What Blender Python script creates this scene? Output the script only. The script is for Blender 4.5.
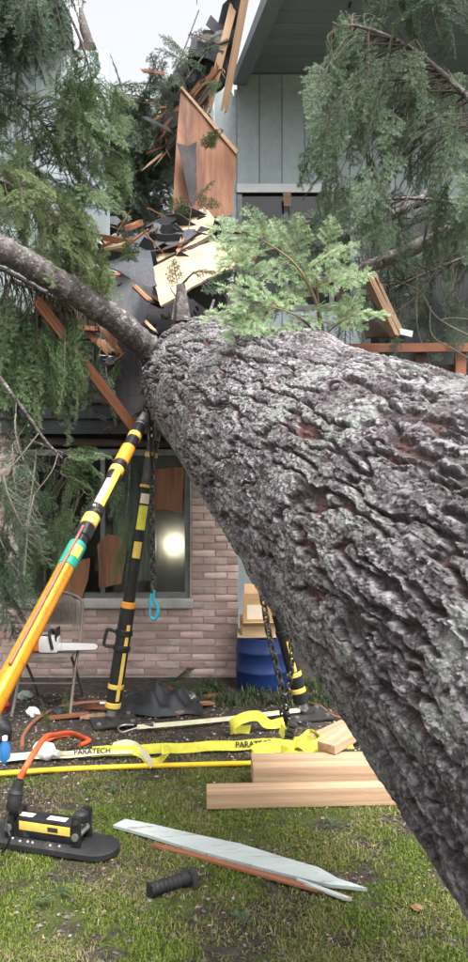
import bpy, bmesh, math, random
import numpy as np
from mathutils import Vector, Matrix

# ------------------------------------------------------------------ camera, sky, sun, exposure
for o in list(bpy.data.objects): bpy.data.objects.remove(o)
S = bpy.context.scene
COL = S.collection
CAMZ = 1.6
F = 740.0                                    # focal length in photo pixels (photo 468 x 962)
cam_d = bpy.data.cameras.new('camera'); cam = bpy.data.objects.new('camera', cam_d); COL.objects.link(cam)
cam.location = (0, 0, CAMZ); cam.rotation_euler = (math.radians(90), 0, 0)
cam_d.sensor_fit = 'VERTICAL'; cam_d.sensor_height = 24; cam_d.lens = 24*F/962
cam_d.clip_start = 0.05; cam_d.clip_end = 1000
S.camera = cam
S.render.resolution_x = 498; S.render.resolution_y = 1024

SUN_EL, SUN_AZ = 62, 150                     # azimuth clockwise from +y (view direction)
w = bpy.data.worlds.new('World'); S.world = w; w.use_nodes = True
nt = w.node_tree; nt.nodes.clear()
sky = nt.nodes.new('ShaderNodeTexSky'); sky.sky_type = 'NISHITA'; sky.sun_disc = False
sky.sun_elevation = math.radians(SUN_EL); sky.sun_rotation = math.radians(SUN_AZ)
sky.dust_density = 9; sky.air_density = 1.0; sky.ozone_density = 1
hs = nt.nodes.new('ShaderNodeHueSaturation'); hs.inputs['Saturation'].default_value = 0.12
bg = nt.nodes.new('ShaderNodeBackground'); bg.inputs['Strength'].default_value = 0.15
wo = nt.nodes.new('ShaderNodeOutputWorld')
nt.links.new(sky.outputs[0], hs.inputs['Color']); nt.links.new(hs.outputs[0], bg.inputs[0]); nt.links.new(bg.outputs[0], wo.inputs[0])

sl = bpy.data.lights.new('sun', 'SUN'); sl.energy = 0.95; sl.angle = math.radians(18); sl.color = (1, .97, .93)
so = bpy.data.objects.new('sun', sl); COL.objects.link(so)
az, el = math.radians(SUN_AZ), math.radians(SUN_EL)
sdir = Vector((math.sin(az)*math.cos(el), math.cos(az)*math.cos(el), math.sin(el)))
so.rotation_euler = sdir.to_track_quat('Z', 'Y').to_euler(); so.location = (0, 0, 12)

S.view_settings.view_transform = 'Standard'; S.view_settings.look = 'None'
S.view_settings.exposure = 1.5; S.view_settings.gamma = 1

R = random.Random(7)
RN = np.random.default_rng(7)

# ------------------------------------------------------------------ helpers
MW = {}
def P(px, py, y):
    """point at photo pixel (px, py) and distance y in front of the camera plane"""
    return Vector(((px-234)/F*y, y, CAMZ - (py-481)/F*y))
def PG(px, py, z=0.0):
    """point on the horizontal plane z seen at the pixel"""
    y = (CAMZ-z)*F/(py-481)
    return P(px, py, y)
def V(*a): return Vector(a)

def place(o, M, parent=None):
    COL.objects.link(o)
    MW[o.name] = M.copy()
    if parent is not None:
        o.parent = parent
        o.matrix_parent_inverse = MW[parent.name].inverted()
    o.matrix_basis = M
    return o

def thing(name, label, cat, loc=(0, 0, 0), group=None):
    o = bpy.data.objects.new(name, None); o.empty_display_size = .1
    place(o, Matrix.Translation(Vector(loc)))
    tag(o, label, cat, group)
    return o
def tag(o, label, cat, group=None):
    o['label'] = label; o['category'] = cat
    if group: o['group'] = group
    return o

class MB:
    def __init__(s): s.v = []; s.f = []; s.smooth = []
    def add(s, vs, fs, sm=False):
        b = len(s.v); s.v += [Vector(v) for v in vs]
        s.f += [tuple(i+b for i in f) for f in fs]; s.smooth += [sm]*len(fs)
    def box(s, lo, hi, M=None):
        x0, y0, z0 = lo; x1, y1, z1 = hi
        vs = [V(x, y, z) for z in (z0, z1) for y in (y0, y1) for x in (x0, x1)]
        if M: vs = [M @ v for v in vs]
        s.add(vs, [(0, 2, 3, 1), (4, 5, 7, 6), (0, 1, 5, 4), (2, 6, 7, 3), (0, 4, 6, 2), (1, 3, 7, 5)])
        return s
    def bbox(s, lo, hi, b, M=None):
        """bevelled box"""
        bm = bmesh.new(); bmesh.ops.create_cube(bm, size=1)
        c = [(lo[i]+hi[i])/2 for i in range(3)]; d = [hi[i]-lo[i] for i in range(3)]
        for v in bm.verts: v.co = V(*[c[i]+v.co[i]*d[i] for i in range(3)])
        bmesh.ops.bevel(bm, geom=bm.edges[:], offset=b, segments=2, affect='EDGES', profile=.6)
        s.bm(bm, M); return s
    def bm(s, bm, M=None, sm=False):
        bm.verts.index_update()
        s.add([(M @ v.co) if M else v.co.copy() for v in bm.verts], [[v.index for v in f.verts] for f in bm.faces], sm)
        bm.free()
    def tube(s, pts, rad, n=10, caps=True, jit=0):
        pts = [Vector(p) for p in pts]
        if not isinstance(rad, (list, tuple)): rad = [rad]*len(pts)
        b = len(s.v); prev = None
        for i, p in enumerate(pts):
            d = (pts[min(i+1, len(pts)-1)]-pts[max(i-1, 0)])
            d = d.normalized() if d.length > 1e-9 else V(0, 0, 1)
            if prev is None:
                a = d.orthogonal().normalized()
            else:
                a = (prev - d*prev.dot(d)); a = a.normalized() if a.length > 1e-6 else d.orthogonal().normalized()
            prev = a; c = d.cross(a)
            for k in range(n):
                t = 2*math.pi*k/n
                r = rad[i]*(1+(R.uniform(-jit, jit) if jit else 0))
                s.v.append(p+(a*math.cos(t)+c*math.sin(t))*r)
        for i in range(len(pts)-1):
            for k in range(n):
                k2 = (k+1) % n
                s.f.append((b+i*n+k, b+i*n+k2, b+(i+1)*n+k2, b+(i+1)*n+k)); s.smooth.append(True)
        if caps:
            s.f.append(tuple(b+k for k in range(n))[::-1]); s.smooth.append(False)
            e = b+(len(pts)-1)*n
            s.f.append(tuple(e+k for k in range(n))); s.smooth.append(False)
        return s
    def lathe(s, prof, n=24, M=None):
        """profile of (radius, z) about local z"""
        b = len(s.v)
        for r, z in prof:
            for k in range(n):
                t = 2*math.pi*k/n; v = V(r*math.cos(t), r*math.sin(t), z)
                s.v.append(M @ v if M else v)
        for i in range(len(prof)-1):
            flat = abs(prof[i][1]-prof[i+1][1]) < 1e-6
            for k in range(n):
                k2 = (k+1) % n
                s.f.append((b+i*n+k, b+i*n+k2, b+(i+1)*n+k2, b+(i+1)*n+k)); s.smooth.append(True)
        s.f.append(tuple(b+k for k in range(n))[::-1]); s.smooth.append(False)
        e = b+(len(prof)-1)*n
        s.f.append(tuple(e+k for k in range(n))); s.smooth.append(False)
        return s
    def patch(s, r, z0, z1, a0, a1, n=8, M=None, t=.0015):
        """curved label on a cylinder about local z"""
        vs = []
        for rr in (r, r+t):
            for z in (z0, z1):
                for k in range(n+1):
                    a = a0+(a1-a0)*k/n; v = V(rr*math.cos(a), rr*math.sin(a), z); vs.append(M @ v if M else v)
        m = n+1; fs = []
        for k in range(n):
            fs.append((2*m+k, 2*m+k+1, 3*m+k+1, 3*m+k))
            fs.append((k, 2*m+k, 2*m+k+1, k+1)[::-1]); fs.append((m+k, 3*m+k, 3*m+k+1, m+k+1))
        fs.append((0, m, 3*m, 2*m)); fs.append((n, n+2*m, n+3*m, n+m))
        s.add(vs, fs, True); return s
    def ribbon(s, pts, normals, w, t=.002):
        """flat band: pts centre line, normals = width direction for each point"""
        b = len(s.v); n = len(pts)
        for i in range(n):
            p = Vector(pts[i]); q = Vector(normals[i]).normalized()
            d = Vector(pts[min(i+1, n-1)])-Vector(pts[max(i-1, 0)]); d.normalize()
            m = d.cross(q).normalized()
            for a, c in ((-1, -1), (1, -1), (1, 1), (-1, 1)):
                s.v.append(p+q*(a*w/2)+m*(c*t/2))
        for i in range(n-1):
            for k in range(4):
                k2 = (k+1) % 4
                s.f.append((b+i*4+k, b+i*4+k2, b+(i+1)*4+k2, b+(i+1)*4+k)); s.smooth.append(k in (0, 2))
        s.f.append((b+3, b+2, b+1, b)); s.smooth.append(False)
        e = b+(n-1)*4; s.f.append((e, e+1, e+2, e+3)); s.smooth.append(False)
        return s
    def mesh(s, name):
        me = bpy.data.meshes.new(name); me.from_pydata([tuple(v) for v in s.v], [], s.f); me.update()
        me.polygons.foreach_set('use_smooth', s.smooth); me.set_sharp_from_angle(angle=math.radians(38))
        return me
    def build(s, name, m, parent=None, M=None):
        """one mesh object; vertices are world coordinates unless a matrix is given"""
        if M is None:
            c = Vector((0, 0, 0))
            for v in s.v: c += v
            c /= len(s.v); M = Matrix.Translation(c)
            s.v = [v-c for v in s.v]
        me = s.mesh(name); me.materials.append(m)
        return place(bpy.data.objects.new(name, me), M, parent)

def axis_matrix(p0, p1, up=V(0, 0, 1), along='X'):
    d = (Vector(p1)-Vector(p0)).normalized()
    if abs(d.dot(up)) > .98: up = V(0, 1, 0) if abs(d.y) < .9 else V(1, 0, 0)
    s = up.cross(d).normalized(); u = d.cross(s)
    cols = {'X': (d, s, u), 'Z': (u, s, d)}[along]
    if along == 'Z': cols = (s, u*-1, d); 
    if along == 'Z':
        a = s; b = d.cross(a); cols = (a, b, d)
    M = Matrix((cols[0], cols[1], cols[2])).transposed().to_4x4()
    M.translation = Vector(p0); return M

def catmull(pts, n=8):
    pts = [Vector(p) for p in pts]; q = [pts[0]*2-pts[1]]+pts+[pts[-1]*2-pts[-2]]; out = []
    for i in range(1, len(q)-2):
        for k in range(n):
            t = k/n; a, b, c, d = q[i-1], q[i], q[i+1], q[i+2]
            out.append(.5*((2*b)+(c-a)*t+(2*a-5*b+4*c-d)*t*t+(3*b-a-3*c+d)*t**3))
    out.append(pts[-1]); return out

def plank(name, p0, p1, wd, th, m, parent=None, up=V(0, 0, 1), j0=0., j1=0., strips=6, bow=0.0, rnd=None):
    """board from p0 to p1, width along the side axis, splintered by j0 / j1 metres at its ends"""
    rnd = rnd or R
    M = axis_matrix(p0, p1, up); L = (Vector(p1)-Vector(p0)).length
    b = MB(); n = strips if (j0 or j1) else 1; nx = 5 if bow else 1
    for k in range(n):
        ya = -wd/2+wd*k/n; yb = -wd/2+wd*(k+1)/n
        a0 = rnd.uniform(0, j0); a1 = rnd.uniform(0, j0); c0 = L-rnd.uniform(0, j1); c1 = L-rnd.uniform(0, j1)
        vs = []
        for i in range(nx+1):
            t = i/nx; dz = bow*math.sin(math.pi*t)
            xa = a0+(c0-a0)*t; xb = a1+(c1-a1)*t
            tz = th/2*(1 if 0 < i < nx or not(j0 or j1) else rnd.uniform(.5, 1))
            vs += [(xa, ya, -tz+dz), (xb, yb, -tz+dz), (xb, yb, tz+dz), (xa, ya, tz+dz)]
        fs = [(3, 2, 1, 0)]
        for i in range(nx):
            o = i*4
            for q in range(4):
                if n > 1 and ((q == 1 and k < n-1) or (q == 3 and k > 0)) and False: continue
                fs.append((o+q, o+(q+1) % 4, o+4+(q+1) % 4, o+4+q))
        fs.append((nx*4, nx*4+1, nx*4+2, nx*4+3))
        b.add(vs, fs)
    return b.build(name, m, parent, M)

def sheet(name, outline, th, m, parent=None, warp=.02, cuts=3, seed=0, ragged=0.0):
    """thin board or felt from 3-D outline points, subdivided and warped, with real thickness"""
    r = random.Random(seed)
    pts = []
    n = len(outline)
    for i in range(n):
        a = Vector(outline[i]); c = Vector(outline[(i+1) % n])
        k = max(1, int((c-a).length/.06)) if ragged else 1
        for j in range(k):
            p = a.lerp(c, j/k)
            if ragged and j: p = p+Vector((r.uniform(-1, 1), r.uniform(-1, 1)*.3, r.uniform(-1, 1)))*ragged
            pts.append(p)
    bm = bmesh.new()
    f = bm.faces.new([bm.verts.new(p) for p in pts])
    bmesh.ops.triangulate(bm, faces=[f])
    for _ in range(cuts): bmesh.ops.subdivide_edges(bm, edges=[e for e in bm.edges if e.calc_length() > .07], cuts=1, use_grid_fill=True)
    bmesh.ops.triangulate(bm, faces=bm.faces[:])
    bm.normal_update()
    nn = Vector((0, 0, 0))
    for fc in bm.faces: nn += fc.normal*fc.calc_area()
    nn.normalize()
    ph = [r.uniform(0, 6.28) for _ in range(4)]
    for v in bm.verts:
        c = v.co
        v.co = c+nn*warp*(math.sin(c.x*7+c.z*5+ph[0])+.6*math.sin(c.x*15-c.z*11+ph[1])+.5*math.sin(c.y*9+c.z*13+ph[2]))
    ex = bmesh.ops.extrude_face_region(bm, geom=bm.faces[:])
    for v in [g for g in ex['geom'] if isinstance(g, bmesh.types.BMVert)]: v.co += nn*th
    bmesh.ops.recalc_face_normals(bm, faces=bm.faces[:])
    b = MB(); b.bm(bm)
    return b.build(name, m, parent)

# ------------------------------------------------------------------ numpy noise
def h2(ix, iy, s):
    n = (ix.astype(np.int64)*374761393+iy.astype(np.int64)*668265263+s*974634777) & 0xffffffff
    n = ((n ^ (n >> 13))*1274126177) & 0xffffffff
    n = (n ^ (n >> 16)) & 0xffffffff
    n = (n*2246822519) & 0xffffffff
    return ((n ^ (n >> 15)) & 0xffffff)/float(0xffffff)
def vn(x, y, s=0):
    ix = np.floor(x); iy = np.floor(y); fx = x-ix; fy = y-iy
    fx = fx*fx*(3-2*fx); fy = fy*fy*(3-2*fy)
    a = h2(ix, iy, s); b = h2(ix+1, iy, s); c = h2(ix, iy+1, s); d = h2(ix+1, iy+1, s)
    return (a+(b-a)*fx)*(1-fy)+(c+(d-c)*fx)*fy
def fbm(x, y, s=0, o=4):
    t = 0; a = .5
    for i in range(o): t = t+a*vn(x*2**i, y*2**i, s+i*17); a *= .5
    return t/(1-.5**o)
def voro(x, y, s=0, jit=.95):
    ix = np.floor(x); iy = np.floor(y)
    f1 = np.full(x.shape, 9.); f2 = np.full(x.shape, 9.); idv = np.zeros(x.shape)
    for dx in (-1, 0, 1):
        for dy in (-1, 0, 1):
            cx = ix+dx; cy = iy+dy
            px = cx+.5+(h2(cx, cy, s)-.5)*jit; py = cy+.5+(h2(cx, cy, s+5)-.5)*jit
            d = np.hypot(px-x, py-y); c = h2(cx, cy, s+9)
            near = d < f1
            f2 = np.where(near, f1, np.minimum(f2, d)); idv = np.where(near, c, idv); f1 = np.where(near, d, f1)
    return f1, f2, idv
def sstep(a, b, x):
    t = np.clip((x-a)/(b-a), 0, 1); return t*t*(3-2*t)

def np_mesh(name, co, tris, smooth=False, attrs=None):
    me = bpy.data.meshes.new(name)
    co = np.ascontiguousarray(co, np.float32); tris = np.ascontiguousarray(tris, np.int32)
    nv, nf, k = len(co), len(tris), tris.shape[1]
    me.vertices.add(nv); me.vertices.foreach_set('co', co.ravel())
    me.loops.add(nf*k); me.loops.foreach_set('vertex_index', tris.ravel())
    me.polygons.add(nf); me.polygons.foreach_set('loop_start', np.arange(nf, dtype=np.int32)*k)
    me.polygons.foreach_set('loop_total', np.full(nf, k, np.int32))
    me.polygons.foreach_set('use_smooth', np.full(nf, smooth, bool))
    for an, av in (attrs or {}).items():
        at = me.attributes.new(an, 'FLOAT', 'POINT'); at.data.foreach_set('value', np.ascontiguousarray(av, np.float32))
    me.update(calc_edges=True)
    return me

# ------------------------------------------------------------------ materials
def mat(name, c1, c2=None, scale=6., rough=.7, bump=0., bscale=40., stretch=(1, 1, 1), metallic=0., rand=0., spec=.4,
        c3=None, s3=2.5, t3=(.55, .7), rvar=0., coat=0., emit=None):
    m = bpy.data.materials.new(name); m.use_nodes = True; t = m.node_tree; N = t.nodes; L = t.links
    b = N['Principled BSDF']; b.inputs['Roughness'].default_value = rough; b.inputs['Metallic'].default_value = metallic
    b.inputs['Specular IOR Level'].default_value = spec; b.inputs['Coat Weight'].default_value = coat
    tc = N.new('ShaderNodeTexCoord'); mp = N.new('ShaderNodeMapping'); mp.inputs['Scale'].default_value = stretch
    L.new(tc.outputs['Object'], mp.inputs['Vector'])
    oi = N.new('ShaderNodeObjectInfo')
    ad = N.new('ShaderNodeVectorMath'); ad.operation = 'ADD'
    mu = N.new('ShaderNodeVectorMath'); mu.operation = 'SCALE'; mu.inputs['Scale'].default_value = 1
    cb = N.new('ShaderNodeCombineXYZ'); ml = N.new('ShaderNodeMath'); ml.operation = 'MULTIPLY'; ml.inputs[1].default_value = 37
    L.new(oi.outputs['Random'], ml.inputs[0])
    for i in range(3): L.new(ml.outputs[0], cb.inputs[i])
    L.new(mp.outputs[0], ad.inputs[0]); L.new(cb.outputs[0], ad.inputs[1])
    n1 = N.new('ShaderNodeTexNoise'); n1.inputs['Scale'].default_value = scale; n1.inputs['Detail'].default_value = 7
    n1.inputs['Roughness'].default_value = .62
    L.new(ad.outputs[0], n1.inputs['Vector'])
    rp = N.new('ShaderNodeValToRGB'); rp.color_ramp.elements[0].position = .32; rp.color_ramp.elements[1].position = .68
    rp.color_ramp.elements[0].color = (*c1, 1); rp.color_ramp.elements[1].color = (*(c2 or c1), 1)
    L.new(n1.outputs['Fac'], rp.inputs['Fac']); out = rp.outputs[0]
    if c3:
        n3 = N.new('ShaderNodeTexNoise'); n3.inputs['Scale'].default_value = s3; n3.inputs['Detail'].default_value = 8
        n3.inputs['Roughness'].default_value = .7
        L.new(ad.outputs[0], n3.inputs['Vector'])
        mr = N.new('ShaderNodeMapRange'); mr.inputs['From Min'].default_value = t3[0]; mr.inputs['From Max'].default_value = t3[1]
        L.new(n3.outputs['Fac'], mr.inputs['Value'])
        mx = N.new('ShaderNodeMix'); mx.data_type = 'RGBA'; mx.inputs['B'].default_value = (*c3, 1)
        L.new(mr.outputs[0], mx.inputs['Factor']); L.new(out, mx.inputs['A']); out = mx.outputs['Result']
    if rand:
        hv = N.new('ShaderNodeHueSaturation'); mr = N.new('ShaderNodeMapRange')
        mr.inputs['To Min'].default_value = 1-rand; mr.inputs['To Max'].default_value = 1+rand
        L.new(oi.outputs['Random'], mr.inputs['Value']); L.new(mr.outputs[0], hv.inputs['Value'])
        L.new(out, hv.inputs['Color']); out = hv.outputs[0]
    L.new(out, b.inputs['Base Color'])
    if rvar:
        mr = N.new('ShaderNodeMapRange'); mr.inputs['To Min'].default_value = max(.02, rough-rvar); mr.inputs['To Max'].default_value = min(1, rough+rvar)
        mr.inputs['From Min'].default_value = .3; mr.inputs['From Max'].default_value = .7
        L.new(n1.outputs['Fac'], mr.inputs['Value']); L.new(mr.outputs[0], b.inputs['Roughness'])
    if bump:
        n2 = N.new('ShaderNodeTexNoise'); n2.inputs['Scale'].default_value = bscale; n2.inputs['Detail'].default_value = 6
        L.new(ad.outputs[0], n2.inputs['Vector'])
        bp = N.new('ShaderNodeBump'); bp.inputs['Strength'].default_value = bump; bp.inputs['Distance'].default_value = .01
        L.new(n2.outputs['Fac'], bp.inputs['Height']); L.new(bp.outputs[0], b.inputs['Normal'])
    if emit:
        b.inputs['Emission Color'].default_value = (*emit[:3], 1); b.inputs['Emission Strength'].default_value = emit[3]
    return m

M_ = {}
M_['brick'] = mat('brick', (.385, .26, .23), (.495, .37, .33), 5, .85, .35, 60, rand=.26, c3=(.50, .435, .405), s3=7, t3=(.5, .72))
M_['mortar'] = mat('mortar', (.38, .33, .31), (.48, .43, .40), 9, .9, .4, 90)
M_['siding'] = mat('siding', (.37, .435, .465), (.45, .515, .545), 3, .6, .12, 120, (4, 4, .4), rand=.05, c3=(.30, .345, .36), s3=2.2, t3=(.55, .8))
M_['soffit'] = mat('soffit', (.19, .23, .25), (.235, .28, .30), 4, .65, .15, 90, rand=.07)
M_['darksiding'] = mat('dark_siding', (.022, .025, .03), (.04, .043, .05), 4, .6, .2, 60, rand=.2)
M_['white'] = mat('white_trim', (.62, .64, .66), (.74, .76, .78), 6, .5, .1, 60)
M_['frame'] = mat('window_metal', (.13, .135, .135), (.21, .215, .21), 12, .4, 0, metallic=.4)
M_['concrete'] = mat('sill_concrete', (.30, .28, .265), (.42, .40, .38), 9, .85, .35, 90)
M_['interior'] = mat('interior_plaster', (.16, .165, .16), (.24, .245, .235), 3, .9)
M_['darkwood'] = mat('dark_wood', (.045, .03, .024), (.085, .055, .042), 5, .75, .3, 40, (.5, 6, 6))
M_['redwood'] = mat('red_wood', (.20, .075, .04), (.30, .125, .065), 4, .65, .3, 40, (.5, 8, 8), rand=.15)
M_['cutred'] = mat('splintered_red_wood', (.24, .095, .05), (.38, .19, .10), 5, .75, .5, 50, (.4, 9, 9), rand=.2)
M_['plybrown'] = mat('weathered_plywood', (.13, .052, .028), (.27, .125, .065), 3, .7, .3, 30, (5, 5, .35), c3=(.075, .035, .024), s3=2.2, t3=(.5, .68))
M_['plylight'] = mat('fresh_plywood', (.42, .31, .20), (.54, .42, .29), 3, .75, .2, 40, (1, 4, 4), c3=(.42, .25, .12), s3=3, t3=(.56, .75))
M_['lumber'] = mat('fir_lumber', (.36, .215, .125), (.55, .385, .25), 4.5, .75, .35, 60, (.22, 9, 9), c3=(.22, .13, .075), s3=3.5, t3=(.56, .70))
M_['rafter'] = mat('rafter_wood', (.30, .185, .11), (.43, .28, .18), 4, .75, .3, 40, (.4, 8, 8), rand=.2)
M_['tar'] = mat('tar_paper', (.018, .019, .022), (.04, .042, .048), 5, .55, .3, 30, rvar=.15)
M_['shingle'] = mat('roof_shingle', (.045, .047, .054), (.085, .088, .10), 60, .85, .5, 200, rand=.2)
M_['purple'] = mat('roof_underlay', (.028, .026, .031), (.058, .052, .056), 6, .8, .3, 40)
M_['bark2'] = mat('limb_bark', (.05, .04, .038), (.16, .14, .135), 24, .85, 1.0, 70, (1, 1, 1), c3=(.36, .345, .34), s3=30, t3=(.55, .66))
M_['twig'] = mat('twig_bark', (.05, .038, .027), (.11, .088, .062), 20, .8)
M_['twigdead'] = mat('dead_twig', (.10, .09, .07), (.19, .175, .14), 20, .85)
M_['twignew'] = mat('young_stem', (.13, .09, .05), (.21, .155, .085), 20, .7)
M_['black'] = mat('black_paint', (.012, .012, .013), (.022, .022, .024), 14, .38, .1, 80, rvar=.12, c3=(.09, .08, .07), s3=9, t3=(.60, .72))
M_['rubber'] = mat('black_rubber', (.013, .013, .014), (.026, .026, .027), 14, .65, .2, 80, c3=(.085, .072, .06), s3=10, t3=(.58, .72))
MUD = (.16, .125, .095)
M_['orange'] = mat('gold_anodised_tube', (.60, .21, .012), (.72, .29, .02), 7, .3, .05, 40, (4, 4, .6), metallic=.35, rvar=.08, c3=(.42, .14, .012), s3=4, t3=(.55, .8))
M_['yellow'] = mat('yellow_paint', (.62, .42, .06), (.72, .52, .12), 12, .45, 0, c3=(.38, .27, .07), s3=8, t3=(.55, .8))
M_['orangeband'] = mat('orange_band', (.70, .26, .02), (.78, .34, .04), 9, .5)
M_['green'] = mat('green_label', (.01, .22, .15), (.02, .30, .21), 8, .45)
M_['steel'] = mat('bare_steel', (.38, .38, .38), (.55, .55, .54), 15, .33, .1, 60, metallic=.85, rvar=.1)
M_['darksteel'] = mat('dark_steel', (.06, .058, .055), (.13, .125, .12), 18, .42, .2, 60, metallic=.7)
M_['chair'] = mat('chair_steel', (.13, .11, .095), (.21, .18, .155), 10, .5, .1, 60, metallic=.2, c3=(.15, .10, .07), s3=7, t3=(.56, .75))
M_['strap'] = mat('yellow_webbing', (.66, .62, .05), (.78, .74, .11), 30, .75, .5, 400, c3=(.44, .40, .10), s3=5, t3=(.58, .8))
M_['strappale'] = mat('pale_webbing', (.50, .48, .30), (.62, .60, .42), 30, .8, .5, 300)
M_['ink'] = mat('black_ink', (.02, .02, .02), (.04, .04, .035), 20, .7)
M_['hoseyel'] = mat('yellow_hose', (.74, .46, .015), (.82, .54, .03), 12, .45, .05, 60)
M_['hosered'] = mat('red_hose', (.62, .085, .03), (.72, .13, .045), 12, .45)
M_['hosebrown'] = mat('brown_hose', (.20, .075, .045), (.28, .12, .075), 12, .55)
M_['cyan'] = mat('cyan_paint', (.02, .38, .52), (.05, .48, .62), 12, .4)
M_['blue'] = mat('blue_plastic', (.006, .018, .075), (.010, .03, .12), 4, .42, .1, 20, c3=(.03, .05, .12), s3=5, t3=(.55, .8))
M_['carton'] = mat('carton', (.55, .37, .20), (.66, .48, .29), 5, .8, .1, 40)
M_['cartonpr'] = mat('carton_print', (.40, .24, .11), (.48, .32, .17), 6, .7)
M_['cartonwh'] = mat('carton_pale', (.66, .57, .44), (.74, .66, .54), 6, .7)
M_['palegreen'] = mat('painted_board', (.37, .42, .41), (.46, .505, .49), 4, .6, .15, 70, (.6, 6, 6), c3=(.24, .18, .12), s3=7, t3=(.57, .64))
M_['sawwhite'] = mat('saw_casing', (.58, .58, .56), (.68, .68, .66), 8, .4)
M_['saworange'] = mat('saw_orange', (.75, .16, .02), (.8, .2, .03), 8, .4)
M_['plasticwhite'] = mat('white_plastic', (.70, .70, .68), (.78, .78, .76), 8, .35)
M_['red'] = mat('red_cloth', (.42, .03, .035), (.55, .05, .05), 8, .7)
M_['bluedk'] = mat('blue_bottle', (.02, .12, .32), (.04, .18, .42), 8, .3)
M_['curtain'] = mat('curtain', (.20, .24, .22), (.27, .31, .29), 4, .9)
M_['leaf'] = mat('dead_leaf', (.16, .075, .035), (.28, .15, .07), 12, .75)
M_['glow_disc'] = mat('added_glow_face', (1, 1, 1), rough=.4, emit=(1, .93, .74, 1.3))  # emissive face added to imitate the reflection in the lower window

def glass(name, rough, col=(.85, .9, .88)):
    m = bpy.data.materials.new(name); m.use_nodes = True; t = m.node_tree
    b = t.nodes['Principled BSDF']; b.inputs['Base Color'].default_value = (*col, 1); b.inputs['Transmission Weight'].default_value = 1
    b.inputs['Roughness'].default_value = rough; b.inputs['IOR'].default_value = 1.45
    n = t.nodes.new('ShaderNodeTexNoise'); n.inputs['Scale'].default_value = 5; n.inputs['Detail'].default_value = 5
    mr = t.nodes.new('ShaderNodeMapRange'); mr.inputs['To Min'].default_value = rough*.6; mr.inputs['To Max'].default_value = rough*1.5
    t.links.new(n.outputs['Fac'], mr.inputs['Value']); t.links.new(mr.outputs[0], b.inputs['Roughness'])
    return m
M_['darkpane'] = mat('dark_glazing', (.012, .014, .016), (.02, .023, .025), 4, .12, spec=.5)
M_['glass'] = glass('window_glass', .06); M_['glassgrime'] = glass('grimy_glass', .46, (.78, .80, .70))

def needle_mat(name, a, b, tip, rand=.15):
    m = bpy.data.materials.new(name); m.use_nodes = True; t = m.node_tree; N = t.nodes; L = t.links
    p = N['Principled BSDF']; p.inputs['Roughness'].default_value = .5; p.inputs['Specular IOR Level'].default_value = .35
    at = N.new('ShaderNodeAttribute'); at.attribute_name = 'tint'
    rp = N.new('ShaderNodeValToRGB'); e = rp.color_ramp.elements
    e[0].color = (*a, 1); e[1].color = (*tip, 1); x = e.new(.55); x.color = (*b, 1)
    oi = N.new('ShaderNodeObjectInfo'); hv = N.new('ShaderNodeHueSaturation'); mr = N.new('ShaderNodeMapRange')
    mr.inputs['To Min'].default_value = 1-rand; mr.inputs['To Max'].default_value = 1+rand
    L.new(oi.outputs['Random'], mr.inputs['Value']); L.new(mr.outputs[0], hv.inputs['Value'])
    L.new(at.outputs['Fac'], rp.inputs['Fac']); L.new(rp.outputs[0], hv.inputs['Color']); L.new(hv.outputs[0], p.inputs['Base Color'])
    tr = N.new('ShaderNodeBsdfTranslucent'); L.new(hv.outputs[0], tr.inputs['Color'])
    mx = N.new('ShaderNodeMixShader'); mx.inputs[0].default_value = .25
    L.new(p.outputs[0], mx.inputs[1]); L.new(tr.outputs[0], mx.inputs[2]); L.new(mx.outputs[0], N['Material Output'].inputs['Surface'])
    return m
M_['needle'] = needle_mat('fir_needles', (.046, .09, .036), (.095, .16, .065), (.175, .25, .11))
M_['needledk'] = needle_mat('fir_needles_blue', (.033, .062, .04), (.063, .108, .064), (.115, .168, .10))
M_['needlelt'] = needle_mat('fir_needles_bright', (.07, .11, .042), (.135, .19, .075), (.225, .285, .13))
M_['needlepale'] = needle_mat('fir_needles_pale', (.055, .10, .055), (.115, .18, .10), (.21, .285, .175))
M_['needlenew'] = needle_mat('fir_needles_silvery', (.12, .205, .08), (.235, .34, .17), (.40, .49, .33))

# ------------------------------------------------------------------ ground
def lin(a, b, n): return list(np.linspace(a, b, n, endpoint=False))
gx = [-300, -120, -50, -20, -9]+lin(-5, -2.2, 20)+lin(-2.2, 2.2, 190)+lin(2.2, 5, 20)+[5, 9, 20, 50, 120, 300]
gy = [-60, -20, -8]+lin(-4, 1.6, 24)+lin(1.6, 6.0, 200)+lin(6.0, 9, 12)+[9, 14, 25, 60, 150, 400]
gx = np.array(gx); gy = np.array(gy)
X, Y = np.meshgrid(gx, gy)
def mudmask(x, y):
    """1 where the turf is churned to mud, 0 where it is green"""
    n = fbm(x*1.7+3, y*2.6+1, 3, 5); n2 = fbm(x*5+9, y*7+2, 8, 4)
    band = sstep(3.95, 4.35, y+(n-.5)*.7)*(1-.35*sstep(5.35, 5.75, y+(n2-.5)*.6))
    left = sstep(.3, -1.2, x)*.10+.03*sstep(3.0, 3.8, y)
    patch = sstep(.505, .63, n*.55+n2*.45+left)
    return np.clip(np.maximum(band, patch*.8), 0, 1)
def groundz(x, y):
    k = sstep(6.0, 5.4, y)*sstep(300, 4, np.abs(x))
    return ((fbm(x*1.5, y*1.5, 21, 3)-.5)*.03+(fbm(x*9, y*9, 31, 3)-.5)*.022*np.clip(.35+mudmask(x, y), 0, 1))*k*sstep(14, 6, np.hypot(x, y))-.008
Z = groundz(X, Y)
idx = np.arange(X.size).reshape(X.shape)
q = np.stack([idx[:-1, :-1], idx[:-1, 1:], idx[1:, 1:], idx[1:, :-1]], -1).reshape(-1, 4)
gm = np_mesh('ground', np.stack([X, Y, Z], -1).reshape(-1, 3), q, True, {'mud': mudmask(X, Y).ravel()})
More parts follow.
